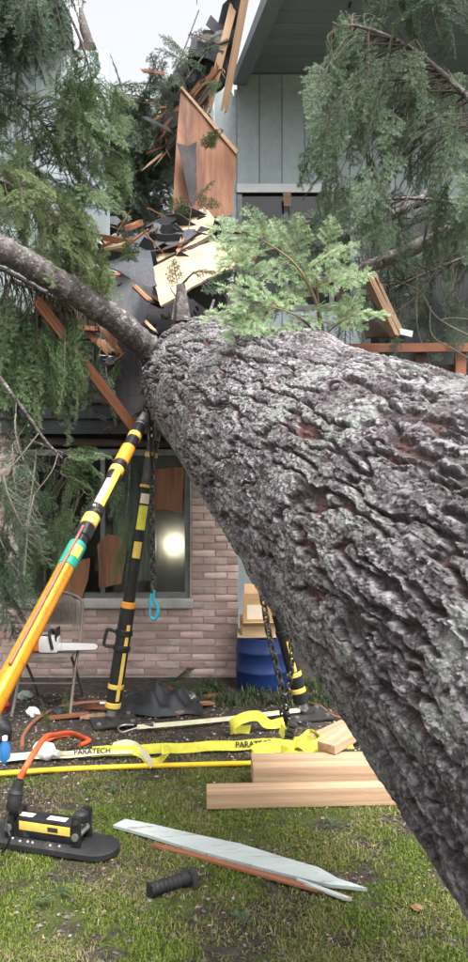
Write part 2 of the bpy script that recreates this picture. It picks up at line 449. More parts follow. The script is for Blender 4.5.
def ground_mat():
    m = bpy.data.materials.new('turf_and_mud'); m.use_nodes = True; t = m.node_tree; N = t.nodes; L = t.links
    b = N['Principled BSDF']; b.inputs['Specular IOR Level'].default_value = .3
    tc = N.new('ShaderNodeTexCoord')
    def noise(s, d=8, r=.65):
        n = N.new('ShaderNodeTexNoise'); n.inputs['Scale'].default_value = s; n.inputs['Detail'].default_value = d; n.inputs['Roughness'].default_value = r
        L.new(tc.outputs['Object'], n.inputs['Vector']); return n.outputs['Fac']
    def ramp(f, cs):
        r = N.new('ShaderNodeValToRGB'); e = r.color_ramp.elements
        e[0].position, e[0].color = cs[0][0], (*cs[0][1], 1); e[1].position, e[1].color = cs[-1][0], (*cs[-1][1], 1)
        for p, c in cs[1:-1]: k = e.new(p); k.color = (*c, 1)
        L.new(f, r.inputs[0]); return r.outputs[0]
    g = ramp(noise(14), [(.3, (.03, .036, .012)), (.5, (.062, .078, .02)), (.62, (.085, .10, .028)), (.75, (.12, .11, .045))])
    d = ramp(noise(22), [(.3, (.022, .017, .014)), (.5, (.048, .038, .031)), (.65, (.08, .064, .051)), (.78, (.15, .125, .10))])
    at = N.new('ShaderNodeAttribute'); at.attribute_name = 'mud'
    ad = N.new('ShaderNodeMath'); ad.operation = 'ADD'; mr = N.new('ShaderNodeMapRange'); mr.inputs['From Min'].default_value = .75; mr.inputs['From Max'].default_value = 1.1
    L.new(at.outputs['Fac'], ad.inputs[0]); L.new(noise(30), ad.inputs[1]); L.new(ad.outputs[0], mr.inputs['Value'])
    mx = N.new('ShaderNodeMix'); mx.data_type = 'RGBA'; L.new(mr.outputs[0], mx.inputs['Factor']); L.new(g, mx.inputs['A']); L.new(d, mx.inputs['B'])
    L.new(mx.outputs['Result'], b.inputs['Base Color'])
    r2 = N.new('ShaderNodeMapRange'); r2.inputs['To Min'].default_value = .45; r2.inputs['To Max'].default_value = .95
    r2.inputs['From Min'].default_value = .35; r2.inputs['From Max'].default_value = .6
    L.new(noise(3.5, 4), r2.inputs['Value']); L.new(r2.outputs[0], b.inputs['Roughness'])
    bp = N.new('ShaderNodeBump'); bp.inputs['Strength'].default_value = .8; bp.inputs['Distance'].default_value = .02
    L.new(noise(55, 9, .75), bp.inputs['Height']); L.new(bp.outputs[0], b.inputs['Normal'])
    return m
gm.materials.append(ground_mat())
go = bpy.data.objects.new('ground', gm); place(go, Matrix()); go['kind'] = 'structure'

# ------------------------------------------------------------------ the house
WY = 6.05
house = thing('house', 'two storey house with pink brick base and pale grey siding crushed by the tree', 'house', (-1.5, 7.5, 0))
fw = MB()
fw.box((-5, WY+.008, -.2), (.035, WY+.22, .585))
fw.box((-.36, WY+.008, .585), (.035, WY+.22, 1.98))
fw.box((-5, WY+.008, .585), (-1.76, WY+.22, 1.98))
front = fw.build('brick_wall', M_['mortar'], house)
rb = MB(); rb.box((-.16, WY+.22, -.2), (.027, 7.42, 2.3)); retw = rb.build('side_wall', M_['mortar'], house)

def brick_mesh(l, seed):
    r = random.Random(seed); b = MB(); b.bbox((-l/2, 0, -.0255), (l/2, .09, .0255), .004)
    b.v = [v+V(r.uniform(-1, 1), r.uniform(-1, 1), r.uniform(-1, 1))*.0022 for v in b.v]
    me = b.mesh('brick'); me.materials.append(M_['brick']); return me
full = [brick_mesh(.184, i) for i in range(4)]; half = [brick_mesh(.087, 9), brick_mesh(.087, 10)]
def lay(me, M, parent): 
    return place(bpy.data.objects.new('brick', me), M, parent)
z = .012; row = 0
while z < 1.97:
    x = .035-.001; first = row % 2
    while x > -2.15:
        me = half[R.randrange(2)] if (first) else full[R.randrange(4)]
        l = .087 if first else .184; first = 0
        c = x-l/2; x -= l+.0095
        open_ = (.575 < z < 1.99) and (-1.77 < c+l/2 and c-l/2 < -.36)
        if open_ and c+l/2 > -.365 and c-l/2 < -.36 and l > .1 and c-(-.36) > .01:
            me = half[0]; c = c+.05; open_ = c-.046 < -.362
        if open_ : continue
        lay(me, Matrix.Translation((c, WY-R.uniform(0, .003), z+.0255)) @ Matrix.Rotation(R.uniform(-.006, .006), 4, 'Y'), front)
    z += .0605; row += 1
z = .012; row = 0
while z < 1.4:
    y = WY+.235 + (.1 if row % 2 else 0)
    while y < 7.2:
        lay(full[R.randrange(4)], Matrix.Translation((.035, y+.092, z+.0255)) @ Matrix.Rotation(math.pi/2, 4, 'Z'), retw)
        y += .1935
    z += .0605; row += 1

# lower window
win = MB()
for a, c in (((-1.755, WY+.03, .64), (-1.705, WY+.10, 1.86)), ((-.405, WY+.03, .64), (-.362, WY+.10, 1.86)),
             ((-1.705, WY+.03, .64), (-.405, WY+.10, .68)), ((-1.705, WY+.03, 1.81), (-.405, WY+.10, 1.86))): win.box(a, c)
window = win.build('window', M_['frame'], house)
for xm in (-1.08, -.665):
    MB().box((xm-.018, WY+.035, .68), (xm+.018, WY+.095, 1.81)).build('mullion', M_['frame'], window)
for (a, c, g) in ((-1.704, -1.099, 'glass'), (-1.061, -.684, 'glass'), (-.646, -.406, 'glassgrime')):
    MB().box((a, WY+.06, .681), (c, WY+.066, 1.809)).build('pane', M_[g], window)
MB().bbox((-1.80, WY-.045, .565), (-.335, WY+.13, .638), .008).build('sill', M_['concrete'], window)
plank('lintel', V(-1.9, WY+.09, 1.93), V(-.3, WY+.09, 1.9), .16, .09, M_['darkwood'], house, j0=0, j1=.15)

# inside of the lower room
rm = MB()
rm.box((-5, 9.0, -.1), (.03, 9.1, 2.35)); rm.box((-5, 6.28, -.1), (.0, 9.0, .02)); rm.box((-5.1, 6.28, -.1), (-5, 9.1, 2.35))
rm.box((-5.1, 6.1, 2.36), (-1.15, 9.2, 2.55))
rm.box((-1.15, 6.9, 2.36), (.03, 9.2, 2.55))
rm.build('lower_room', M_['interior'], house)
# dark lap siding band between the storeys
for k in range(6):
    zb = 1.99+k*.125
    x1 = [-.55, -.62, -.75, -.82, -.9, -1.0][k]
    plank('lap_board', V(-5, 6.03-.004*k, zb+.06), V(x1, 6.03-.004*k, zb+.06), .135, .02, M_['darksiding'], house, up=V(0, -1, .12), j1=.16)
MB().box((-5, 6.07, 2.0), (-1.2, 6.1, 2.75)).build('sheathing', M_['darkwood'], house)
# upper left wall of vertical boards
ul = MB(); ul.box((-5, 5.985, 2.75), (-1.13, 6.1, 5.15)); uw = ul.build('upper_wall', M_['darkwood'], house)
x = -1.0; k = 0
while x > -4.6:
    zb = [3.5, 3.3, 3.05, 2.9][k] if k < 4 else 2.76
    plank('siding_board', V(x-.1, 5.97, zb), V(x-.1, 5.97, 5.07), .194, .022, M_['siding'], uw, up=V(0, -1, 0), j0=.1 if k < 4 else 0)
    x -= .2; k += 1
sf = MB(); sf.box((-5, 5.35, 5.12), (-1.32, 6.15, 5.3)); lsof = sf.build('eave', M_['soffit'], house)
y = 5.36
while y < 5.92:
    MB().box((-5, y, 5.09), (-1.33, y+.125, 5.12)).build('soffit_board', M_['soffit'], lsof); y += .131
# upper right wall, set back
RY = 7.4
ur = MB(); ur.box((.03, RY+.03, -.1), (.06, RY+.15, 5.66)); ur.box((.06, RY+.03, 4.56), (1.02, RY+.15, 5.66)); ur.box((1.02, RY+.03, -.1), (5, RY+.15, 5.66))
ur.box((.06, RY+.03, -.1), (1.02, RY+.15, 3.3)); urw = ur.build('set_back_wall', M_['darkwood'], house)
x = .03
while x < 4.6:
    if x < .95:
        plank('siding_board', V(x+.11, RY, 4.53), V(x+.11, RY, 5.66), .219, .024, M_['siding'], urw, up=V(0, -1, 0))
        plank('siding_board', V(x+.11, RY, 0), V(x+.11, RY, 3.32), .219, .024, M_['siding'], urw, up=V(0, -1, 0))
    else:
        plank('siding_board', V(x+.11, RY, 0), V(x+.11, RY, 5.66), .219, .024, M_['siding'], urw, up=V(0, -1, 0))
    x += .226
for x_, za, zb in ((-.085, 3.6, 5.63), (-.31, 4.1, 5.5), (-.53, 4.5, 5.15)):
    plank('siding_board', V(x_, RY+.004, za), V(x_, RY+.004, zb), .219, .024, M_['siding'], urw, up=V(0, -1, 0), j0=.12, j1=.22)
uwm = MB()
for a, c in (((.03, RY-.03, 4.475), (1.0, RY+.05, 4.55)), ((.03, RY-.02, 3.3), (1.0, RY+.05, 3.36)), ((.03, RY-.02, 3.36), (.08, RY+.05, 4.475)),
             ((.95, RY-.02, 3.36), (1.0, RY+.05, 4.475)), ((.50, RY-.02, 3.36), (.54, RY+.05, 4.475))): uwm.box(a, c)
uwin = uwm.build('upper_window', M_['frame'], house); MB().box((.028, RY-.045, 4.47), (1.002, RY-.032, 4.555)).build('head_trim', M_['white'], uwin)
for a, c in ((.081, .499), (.541, .949)): MB().box((a, RY+.01, 3.361), (c, RY+.016, 4.474)).build('pane', M_['darkpane'], uwin)
MB().box((.03, 9.3, 2.5), (5, 9.4, 5.6)).box((.03, RY+.16, 5.5), (5, 9.3, 5.6)).box((0, RY+.16, 2.5), (.03, 9.4, 5.6)).box((.03, RY+.16, 2.4), (5, 9.3, 2.5)).build('upper_room', M_['interior'], house)
# dark glazed balcony door behind the boughs
bd = MB(); bd.box((1.28, RY-.04, 2.45), (1.36, RY-.013, 4.3)); bd.box((3.4, RY-.04, 2.45), (3.48, RY-.013, 4.3)); bd.box((1.36, RY-.04, 4.22), (3.4, RY-.013, 4.3)); bd.box((2.34, RY-.04, 2.45), (2.42, RY-.013, 4.22))
bdo = bd.build('balcony_door', M_['frame'], house)
for a, c in ((1.361, 2.339), (2.421, 3.399)): MB().box((a, RY-.026, 2.46), (c, RY-.018, 4.219)).build('pane', M_['darkpane'], bdo)
# soffit over the right part
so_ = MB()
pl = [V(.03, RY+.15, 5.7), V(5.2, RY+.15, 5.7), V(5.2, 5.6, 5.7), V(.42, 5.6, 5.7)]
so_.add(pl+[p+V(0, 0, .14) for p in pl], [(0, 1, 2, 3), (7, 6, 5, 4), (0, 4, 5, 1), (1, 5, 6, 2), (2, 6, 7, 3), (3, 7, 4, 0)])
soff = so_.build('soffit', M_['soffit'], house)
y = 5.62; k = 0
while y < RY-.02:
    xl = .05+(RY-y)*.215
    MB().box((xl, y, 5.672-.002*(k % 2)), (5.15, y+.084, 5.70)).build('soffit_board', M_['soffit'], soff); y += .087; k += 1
plank('rake_board', V(.055, RY-.02, 5.60), V(.44, 5.6, 5.60), .13, .11, M_['soffit'], house)
MB().box((.98, 6.28, 5.664), (1.0, 6.36, 5.669)).build('vent_slot', M_['black'], house)
# white fascia hanging at the broken left eave
sheet('fascia', [P(68, -22, 5.6), P(77, -22, 5.6), P(79.5, 40, 5.6), P(76.5, 58, 5.62), P(73, 40, 5.6)], .02, M_['white'], house, warp=.004, cuts=1)
sheet('fascia', [P(22, 16, 5.75), P(46, 20, 5.75), P(46, 30, 5.75), P(21, 28, 5.75)], .02, M_['cutred'], house, warp=.004, cuts=1)

# ------------------------------------------------------------------ the fallen tree
tree = thing('fallen_fir_tree', 'huge fallen fir trunk with furrowed grey bark lying from the foreground onto the house', 'tree', (1.5, -2.2, 0))
def axis_pt(y):
    y = np.asarray(y, float)
    x = 1.006-.2372*y; z_ = .873+.2787*y
    yb = 5.0; xb = 1.006-.2372*yb; zb = .873+.2787*yb
    k = y > yb
    # past the eave the stem bends a little and runs on into the broken roof
    x = np.where(k, xb/yb*y+.02*(y-yb), x); z_ = np.where(k, CAMZ+(zb-CAMZ)/yb*y-.02*(y-yb), z_)
    return np.stack([x, y, z_], -1)
ys = list(np.linspace(-2.7, .5, 60, endpoint=False)); y = .5
while y < 6.9: ys.append(y); y += .00235*max(y, .9) if y < 5.6 else .03
ys = np.array(ys)
C = axis_pt(ys)
Dv = np.gradient(C, axis=0); Dv /= np.linalg.norm(Dv, axis=1)[:, None]
for _ in range(30): Dv[1:-1] = (Dv[:-2]+Dv[1:-1]*2+Dv[2:])/4
Dv /= np.linalg.norm(Dv, axis=1)[:, None]
E1 = np.cross(Dv, [0, 0, 1.]); E1 /= np.linalg.norm(E1, axis=1)[:, None]; E2 = np.cross(E1, Dv)
u = np.concatenate([[0], np.cumsum(np.linalg.norm(np.diff(C, axis=0), axis=1))])
rad = .452-.0039*(ys-3)+.10*np.exp(-(ys+2.7)/.9)
rad = rad-np.where(ys > 5.0, (ys-5.0)*.07, 0)
# angles: dense over the half that faces the camera, sparse behind; e1 points right, e2 up
NA = 640
tt = np.linspace(0, 1, NA, endpoint=False)
ang = np.concatenate([np.linspace(math.radians(70), math.radians(290), 540, endpoint=False), np.linspace(math.radians(290), math.radians(430), 100, endpoint=False)])
U, A = np.meshgrid(u, ang, indexing='ij'); vv = A*.455
def bark(U, v):
    wu = U+(fbm(U*3, v*3, 40)-.5)*.10; wv = v+(fbm(U*3.2, v*4, 50)-.5)*.05-.09*U+.03*np.sin(U*1.3)
    # long split furrows with ragged edges
    ru = wu+(fbm(U*26, v*26, 60)-.5)*.05+(fbm(U*70, v*70, 62, 2)-.5)*.016; rv = wv+(fbm(U*28, v*28, 61)-.5)*.020+(fbm(U*70, v*75, 63, 2)-.5)*.010
    n1 = fbm(ru*3.3, rv*21, 1, 3); c1 = np.abs(n1-.5)*2; f1 = sstep(.02, .17, c1)
    n2 = fbm(ru*7.0, rv*40, 2, 3); c2 = np.abs(n2-.5)*2; f2 = sstep(.02, .10, c2)
    # flat plates, flakes on the plates, crumbs on the flakes: each at its own level with a sharp edge
    a1, a2, i2 = voro(ru/.12, rv/.034, 2)
    k1, k2, i3 = voro(ru/.042, rv/.015, 3); e3 = sstep(0, .10, k2-k1)
    m1, m2, i4 = voro(ru/.017, rv/.0085, 4)
    fine = fbm(U*60, v*110, 70, 3)-.5
    h = .014*f1+.004*f2*f1+(.0095*i2+.0060*i3+.0030*i4)*(.3+.7*f1)+.0040*fine+.004*(fbm(U*4, v*7, 81)-.5)
    pid = np.clip(.32*i3+.36*i2+.30*i4+.10*f2+.4*fine, 0, 1)
    fleck = np.clip((i4-.52)*6, 0, 1)*sstep(.25, .8, f1)*sstep(.35, .62, fbm(U*7, v*9, 33, 3)+.25*(i2-.5))
    return h, f1*(.45+.55*f2), pid, np.minimum(.3+.7*e3, 1), fleck
h, fur, pid, _e, fleck = bark(U, vv)
h = h*np.clip(.66+.45*(fbm(U*1.3, vv*2, 90)-.3), .45, 1.0)+.004
big = (fbm(U*1.1, vv*1.6, 95, 3)-.5)*.05
# bulge where the leafy shoot grows from the stem
RR = rad[:, None]+big*.45+h-.026
KN = P(322, 340, 3.35)
pts = C[:, None, :]+(np.cos(A)[..., None]*E1[:, None, :]+np.sin(A)[..., None]*E2[:, None, :])*RR[..., None]
dk = np.linalg.norm((pts-np.array(KN))*np.array([1, .55, 1]), axis=2)
pts = pts+(np.sin(A)[..., None]*E2[:, None, :]+np.cos(A)[..., None]*E1[:, None, :])*(.055*np.exp(-(dk/.17)**2))[..., None]
NU = len(u); idx = np.arange(NU*NA).reshape(NU, NA); nx = np.roll(idx, -1, axis=1)
q = np.stack([idx[:-1], nx[:-1], nx[1:], idx[1:]], -1).reshape(-1, 4)
co = pts.reshape(-1, 3); att = {'fur': fur.ravel(), 'pid': pid.ravel(), 'edge': _e.ravel(), 'fleck': fleck.ravel()}
tm = np_mesh('trunk', co, q, False, att)
def bark_mat():
    m = bpy.data.materials.new('furrowed_bark'); m.use_nodes = True; t = m.node_tree; N = t.nodes; L = t.links
    b = N['Principled BSDF']; b.inputs['Specular IOR Level'].default_value = .35
    tc = N.new('ShaderNodeTexCoord')
    def noise(s, d=7, r=.65):
        n = N.new('ShaderNodeTexNoise'); n.inputs['Scale'].default_value = s; n.inputs['Detail'].default_value = d; n.inputs['Roughness'].default_value = r
        L.new(tc.outputs['Object'], n.inputs['Vector']); return n.outputs['Fac']
    def attr(n):
        a = N.new('ShaderNodeAttribute'); a.attribute_name = n; return a.outputs['Fac']
    def ramp(f, cs):
        r = N.new('ShaderNodeValToRGB'); e = r.color_ramp.elements
        e[0].position, e[0].color = cs[0][0], (*cs[0][1], 1); e[1].position, e[1].color = cs[-1][0], (*cs[-1][1], 1)
        for p, c in cs[1:-1]: k = e.new(p); k.color = (*c, 1)
        L.new(f, r.inputs[0]); return r.outputs[0]
    def mix(f, a, c):
        x = N.new('ShaderNodeMix'); x.data_type = 'RGBA'; L.new(f, x.inputs['Factor']); L.new(a, x.inputs['A'])
        if isinstance(c, tuple): x.inputs['B'].default_value = (*c, 1)
        else: L.new(c, x.inputs['B'])
        return x.outputs['Result']
    def rng(f, a, c, lo=0., hi=1.):
        r = N.new('ShaderNodeMapRange'); r.inputs['From Min'].default_value = a; r.inputs['From Max'].default_value = c
        r.inputs['To Min'].default_value = lo; r.inputs['To Max'].default_value = hi; L.new(f, r.inputs['Value']); return r.outputs[0]
    def math_(op, a, c):
        x = N.new('ShaderNodeMath'); x.operation = op; L.new(a, x.inputs[0])
        if isinstance(c, float): x.inputs[1].default_value = c
        else: L.new(c, x.inputs[1])
        return x.outputs[0]
    base = ramp(attr('pid'), [(0, (.036, .024, .026)), (.4, (.082, .062, .068)), (.72, (.15, .126, .138)), (1, (.28, .26, .278))])
    speck = ramp(noise(75, 6, .6), [(.36, (.03, .021, .022)), (.5, (.092, .074, .08)), (.58, (.24, .222, .23)), (.68, (.52, .51, .52))])
    c = mix(rng(noise(9), .3, .7, .35, .85), base, speck)
    c = mix(math_('MULTIPLY', rng(attr('edge'), .35, .0), .75), c, (.035, .026, .025))
    c = mix(math_('MULTIPLY', rng(attr('fur'), .30, .02), .7), c, (.04, .028, .026))
    # inner bark shows red brown in the furrows and where flakes came off
    red = math_('MULTIPLY', rng(attr('fur'), .75, .15), rng(noise(3.2), .48, .64))
    c = mix(math_('MULTIPLY', red, .85), c, (.13, .045, .034))
    c = mix(math_('MULTIPLY', rng(noise(2.1, 9, .75), .58, .68), .55), c, (.14, .05, .037))
    c = mix(math_('MULTIPLY', attr('fleck'), .65), c, (.46, .44, .46))
    # grey-green lichen
    li = math_('MULTIPLY', rng(noise(4.4, 10, .78), .51, .60), rng(attr('fur'), .3, .8))
    c = mix(math_('MULTIPLY', li, .8), c, ramp(noise(90, 3), [(.35, (.20, .225, .195)), (.65, (.40, .43, .385))]))
    L.new(c, b.inputs['Base Color'])
    L.new(rng(noise(12), .3, .7, .6, .95), b.inputs['Roughness'])
    bp = N.new('ShaderNodeBump'); bp.inputs['Strength'].default_value = 1.0; bp.inputs['Distance'].default_value = .012
    L.new(noise(85, 8, .75), bp.inputs['Height']); L.new(bp.outputs[0], b.inputs['Normal'])
    return m
tm.materials.append(bark_mat())
trunk = bpy.data.objects.new('trunk', tm); place(trunk, Matrix(), tree)
# sawn / broken ends
for yy, nm in ((ys[0], 'butt_end'), (ys[-1], 'broken_top')):
    i = 0 if nm == 'butt_end' else -1
    b = MB(); c0 = Vector(C[i]); d0 = Vector(Dv[i])*(1 if i == 0 else -1)
    ring = [c0+(Vector(E1[i])*math.cos(t)+Vector(E2[i])*math.sin(t))*(rad[i]-.02)+d0*(.02+R.uniform(0, .05)) for t in np.linspace(0, 2*math.pi, 40, endpoint=False)]
    b.add(ring+[c0+d0*.02], [(k, (k+1) % 40, 40) for k in range(40)]); b.build(nm, M_['cutred'], tree)

def trunk_pt(y, deg, lift=0.):
    c = Vector(axis_pt(y)); i = int(np.argmin(np.abs(ys-y)))
    return c+(Vector(E1[i])*math.cos(math.radians(deg))+Vector(E2[i])*math.sin(math.radians(deg)))*(rad[i]+lift)

# the thick bare limb to the left
lp = catmull([P(172, 362, 4.95), P(147, 347, 4.85), P(118, 322, 4.6), P(80, 296, 4.4), P(40, 271, 4.25), P(0, 248, 4.1), P(-60, 215, 3.95), P(-140, 165, 3.85)], 22)
n = len(lp); b = MB(); rr_ = [(.135-.05*min(1, i/14)**.6 if i < 14 else .085-.022*(i-14)/(n-14))*(1+.035*math.sin(i*.9)+(.10 if i % 17 == 5 else .05 if i % 17 in (4, 6) else 0)) for i in range(n)]; b.tube(lp, rr_, 44, jit=.05)
b.build('limb', M_['bark2'], tree)
# collar of torn bark and stubs where the limb leaves the stem
for k, (a, c, r0, r1) in enumerate([(P(183, 322, 4.8), P(181, 285, 4.82), .05, .03), (P(235, 318, 4.2), P(232, 288, 4.25), .045, .034), (P(152, 352, 4.8), P(163, 340, 4.7), .02, .01),
                                    (P(297, 350, 3.4), P(288, 332, 3.42), .016, .010), (P(206, 322, 4.5), P(214, 300, 4.55), .014, .008)]):
    b = MB(); m_ = a.lerp(c, .5)+V(R.uniform(-.01, .01), 0, .0); b.tube([a, m_, c], [r0, (r0+r1)/2, r1], 12, jit=.12); b.build('branch_stub', M_['bark2'], tree)
# loose shreds of bark on the stem's torn flank
for k in range(16):
    y = R.uniform(4.3, 5.05); a = R.uniform(150, 205)
    p0 = trunk_pt(y, a, -.01); p1 = trunk_pt(y+R.uniform(.03, .10), a+R.uniform(4, 16), R.uniform(.0, .03))
    plank('bark_shred', p0, p1, R.uniform(.012, .03), .006, M_['bark2'], tree, up=V(-1, -.5, 0), j0=.03, j1=.05, strips=3)

# ------------------------------------------------------------------ fir foliage
def norm(v):
    return v/np.maximum(np.linalg.norm(v, axis=-1, keepdims=True), 1e-9)
def needles(tw, spacing, nl, nw, rng, flat=.45):
    """tw: list of (p0, p1, up, tint). Needles on each twig as thin triangles."""
    p0 = np.array([t[0] for t in tw]); p1 = np.array([t[1] for t in tw]); up = np.array([t[2] for t in tw]); ti = np.array([t[3] for t in tw])
    L = np.linalg.norm(p1-p0, axis=1); cnt = np.maximum(2, (L/spacing).astype(int)); k = np.repeat(np.arange(len(tw)), cnt)
    s = rng.random(len(k)); p = p0[k]+(p1-p0)[k]*s[:, None]
    d = norm(p1-p0)[k]; side = norm(np.cross(d, up[k])); u = np.cross(side, d)
    sg = np.where(rng.random(len(k)) < .5, -1., 1.)
    ph = rng.normal(.25, flat, len(k)); fw = rng.normal(.62, .16, len(k))
    rad = side*(sg*np.cos(ph))[:, None]+u*np.sin(ph)[:, None]
    nd = norm(d*fw[:, None]+rad); ln = nl*rng.uniform(.7, 1.15, len(k))*(1-.35*s**4)
    tip = p+nd*ln[:, None]
    ws = norm(np.cross(nd, u+rng.normal(0, .25, (len(k), 3))))*(nw*.5)
    co = np.stack([p-ws, p+ws, p+nd*(ln*.72)[:, None]+ws*.8, tip], 1).reshape(-1, 3)
    b = np.arange(len(k))*4
    tris = np.stack([b, b+1, b+2, b+3], 1)
    tint = np.repeat(np.clip(ti[k]+.45*(s-.6)+rng.normal(0, .10, len(k)), 0, 1), 4)
    return co, tris, tint
def curve_pts(rng, p, d, L, droop, n, wob=.05):
    out = [p]; st = L/n
    for i in range(n):
        d = norm(d+np.array([0, 0, -droop*st])+rng.normal(0, wob, 3)); p = p+d*st; out.append(p)
    return out
def make_spray(seed, L=.5, droop=.8, ratio=.55, sp=.066, sp2=.050, ang=52, spacing=.0021, nl=.023, nw=.0030, bare=0., lev2=True, updn=0., side_droop=1.5, flat=.4):
    """local: grows along +x, flat in xy, droops towards -z. Returns (needle mesh data, wood MB)"""
    rng = np.random.default_rng(seed); tw = []; wood = MB()
    main = curve_pts(rng, np.zeros(3), np.array([1., 0, 0]), L, droop, 10, .035)
    wood.tube(main, [.0045*L/.5*(1-.75*i/10)+.0008 for i in range(11)], 5)
    up0 = np.array([0, 0, 1.])
    s = .08*L; sd = 1
    def at(poly, t):
        t = t*(len(poly)-1); i = min(int(t), len(poly)-2); return poly[i]+(poly[i+1]-poly[i])*(t-i), norm(poly[i+1]-poly[i])
    for i in range(4, 10): tw.append((main[i], main[i+1], up0, .35+.06*i))
    while s < L*.97:
        p, d = at(main, s/L); sd = -sd
        side = norm(np.cross(up0, d))*sd
        a = math.radians(ang+rng.normal(0, 7))
        l2 = (ratio*(L-s)*(.8 if s > .2*L else .45+1.7*s/L)+.035)*rng.uniform(.72, 1.12)
        d2 = norm(d*math.cos(a)+side*math.sin(a)+np.array([0, 0, updn*rng.normal()]))
        n2 = max(2, int(l2/.05)); sec = curve_pts(rng, p, d2, l2, side_droop, n2, .05)
        wood.tube(sec, [max(.0007, .0022*(1-i/n2)+.0007) for i in range(n2+1)], 4, False)
        if rng.random() < bare: s += sp*rng.uniform(.7, 1.3)/2; continue
        for i in range(n2): tw.append((sec[i], sec[i+1], up0, .25+.5*i/n2))
        if lev2 and l2 > .07:
            s2 = .15*l2; q = 1
            while s2 < l2*.93:
                p2, d3 = at(sec, s2/l2); q = -q
                sd3 = norm(np.cross(up0, d3))*q; a3 = math.radians(48+rng.normal(0, 8))
                l3 = min(.11, (.5*(l2-s2)+.025))*rng.uniform(.7, 1.2)
                d4 = norm(d3*math.cos(a3)+sd3*math.sin(a3)+np.array([0, 0, -.12+rng.normal()*.1]))
                tw.append((p2, p2+d4*l3, up0, .3+.6*rng.random()))
                s2 += sp2*rng.uniform(.7, 1.3)/2
        s += sp*rng.uniform(.7, 1.3)/2
    co, tr, ti = needles(tw, spacing, nl, nw, rng, flat)
    return (co, tr, ti), wood
SPRAY = {}
def spray_mesh(kind, nm, wmat):
    key = (kind, nm, wmat)
    if key not in SPRAY:
        args = {'flat0': dict(seed=1), 'flat1': dict(seed=2, L=.55, ratio=.5), 'flat2': dict(seed=3, L=.45, ratio=.65, droop=1.2),
                'hang0': dict(seed=4, L=.6, ratio=.30, droop=.2, ang=36, side_droop=.3, sp=.075), 'hang1': dict(seed=5, L=.7, ratio=.24, droop=.1, ang=33, side_droop=.2, sp=.08),
                'bushy0': dict(seed=6, L=.42, ratio=.6, sp=.06, updn=.35), 'bushy1': dict(seed=7, L=.5, ratio=.55, sp=.065, updn=.3),
                'dead0': dict(seed=8, L=.7, ratio=.45, bare=.9, sp=.05, droop=.6), 'dead1': dict(seed=9, L=.7, ratio=.4, bare=.8, sp=.05, droop=1.5),
                'new0': dict(seed=10, flat=.22, L=.36, ratio=.55, sp=.085, sp2=.085, spacing=.0014, nl=.030, nw=.0031, droop=.2, side_droop=.25, updn=.18),
                'new1': dict(seed=11, flat=.22, L=.34, ratio=.6, sp=.09, sp2=.08, spacing=.0014, nl=.030, nw=.0031, droop=.6, side_droop=.5, updn=.22),
                'new2': dict(seed=12, flat=.22, L=.28, ratio=.6, sp=.06, lev2=False, spacing=.0013, nl=.030, nw=.0031, droop=.1, side_droop=.2, updn=.2),
                'weed0': dict(seed=13, L=.25, ratio=.6, sp=.03, updn=.5)}[kind]
        (co, tr, ti), wood = make_spray(**args)
        me = np_mesh('needles', co, tr, False, {'tint': ti}); me.materials.append(M_[nm])
        wm = wood.mesh('stem'); wm.materials.append(M_[wmat])
        SPRAY[key] = (me, wm)
    return SPRAY[key]
def put_spray(parent, kind, p, d, up=V(0, 0, 1), scale=1., nm='needle', wmat='twig', roll=0.):
    me, wm = spray_mesh(kind, nm, wmat)
    d = Vector(d).normalized(); M = axis_matrix(p, Vector(p)+d, up) @ Matrix.Rotation(roll, 4, 'X') @ Matrix.Diagonal((scale, scale, scale, 1))
    st = place(bpy.data.objects.new('spray_stem', wm), M, parent)
    place(bpy.data.objects.new('needles', me), M, st)
def limb_thing(name, label, pts, r0, r1, sprays, nm='needle', wmat='twig', seed=0, group=None, bark='bark2', parent=None, cat='bough'):
    """a limb with secondary twigs reaching to each leafy spray. sprays: (base point, direction, kind, scale)"""
    rnd = random.Random(seed); poly = catmull(pts, 8)
    t = parent or thing(name, label, cat, poly[0], group)
    b = MB(); n = len(poly); b.tube(poly, [r0+(r1-r0)*i/(n-1) for i in range(n)], 12, jit=.05); b.build('limb', M_[bark], t)
    bb = MB(); any_ = False
    for (p, d, kind, sc) in sprays:
        p = Vector(p); d = Vector(d)
        k = min(range(n), key=lambda i: (poly[i]-p).length); k = max(0, k-2); a = poly[k]
        if (a-p).length > .02:
            ld = (poly[min(k+1, n-1)]-poly[max(k-1, 0)]).normalized(); m1 = a+ld*.15*(a-p).length+(p-a)*.45+V(rnd.uniform(-.05, .05), rnd.uniform(-.05, .05), rnd.uniform(-.02, .08))
            bb.tube(catmull([a, m1, p], 4), [.0045-.003*i/8 for i in range(9)], 5, False); any_ = True
        put_spray(t, kind, p, d, scale=sc, nm=nm, wmat=wmat, roll=rnd.uniform(-1.3, 1.3))
    if any_: bb.build('side_twigs', M_[wmat], t)['kind'] = 'stuff'
    return t
def region(seed, n, poly, y0, y1, dx, dz, kinds, s0=.8, s1=1.2, dy=-.3, spread=.35):
    """sprays scattered through a volume whose outline in the picture is poly, between two distances"""
    r = random.Random(seed); out = []
    xs = [p[0] for p in poly]; zs = [p[1] for p in poly]
    def inside(x, y):
        c = False; j = len(poly)-1
        for i in range(len(poly)):
            if (poly[i][1] > y) != (poly[j][1] > y) and x < (poly[j][0]-poly[i][0])*(y-poly[i][1])/(poly[j][1]-poly[i][1])+poly[i][0]: c = not c
            j = i
        return c
    while len(out) < n:
        x = r.uniform(min(xs), max(xs)); y = r.uniform(min(zs), max(zs))
        if not inside(x, y): continue
        d = V(dx+r.uniform(-spread, spread), dy+r.uniform(-spread, spread), dz+r.uniform(-spread, spread))
        out.append((P(x, y, r.uniform(y0, y1)), d, r.choice(kinds), r.uniform(s0, s1)))
    return out
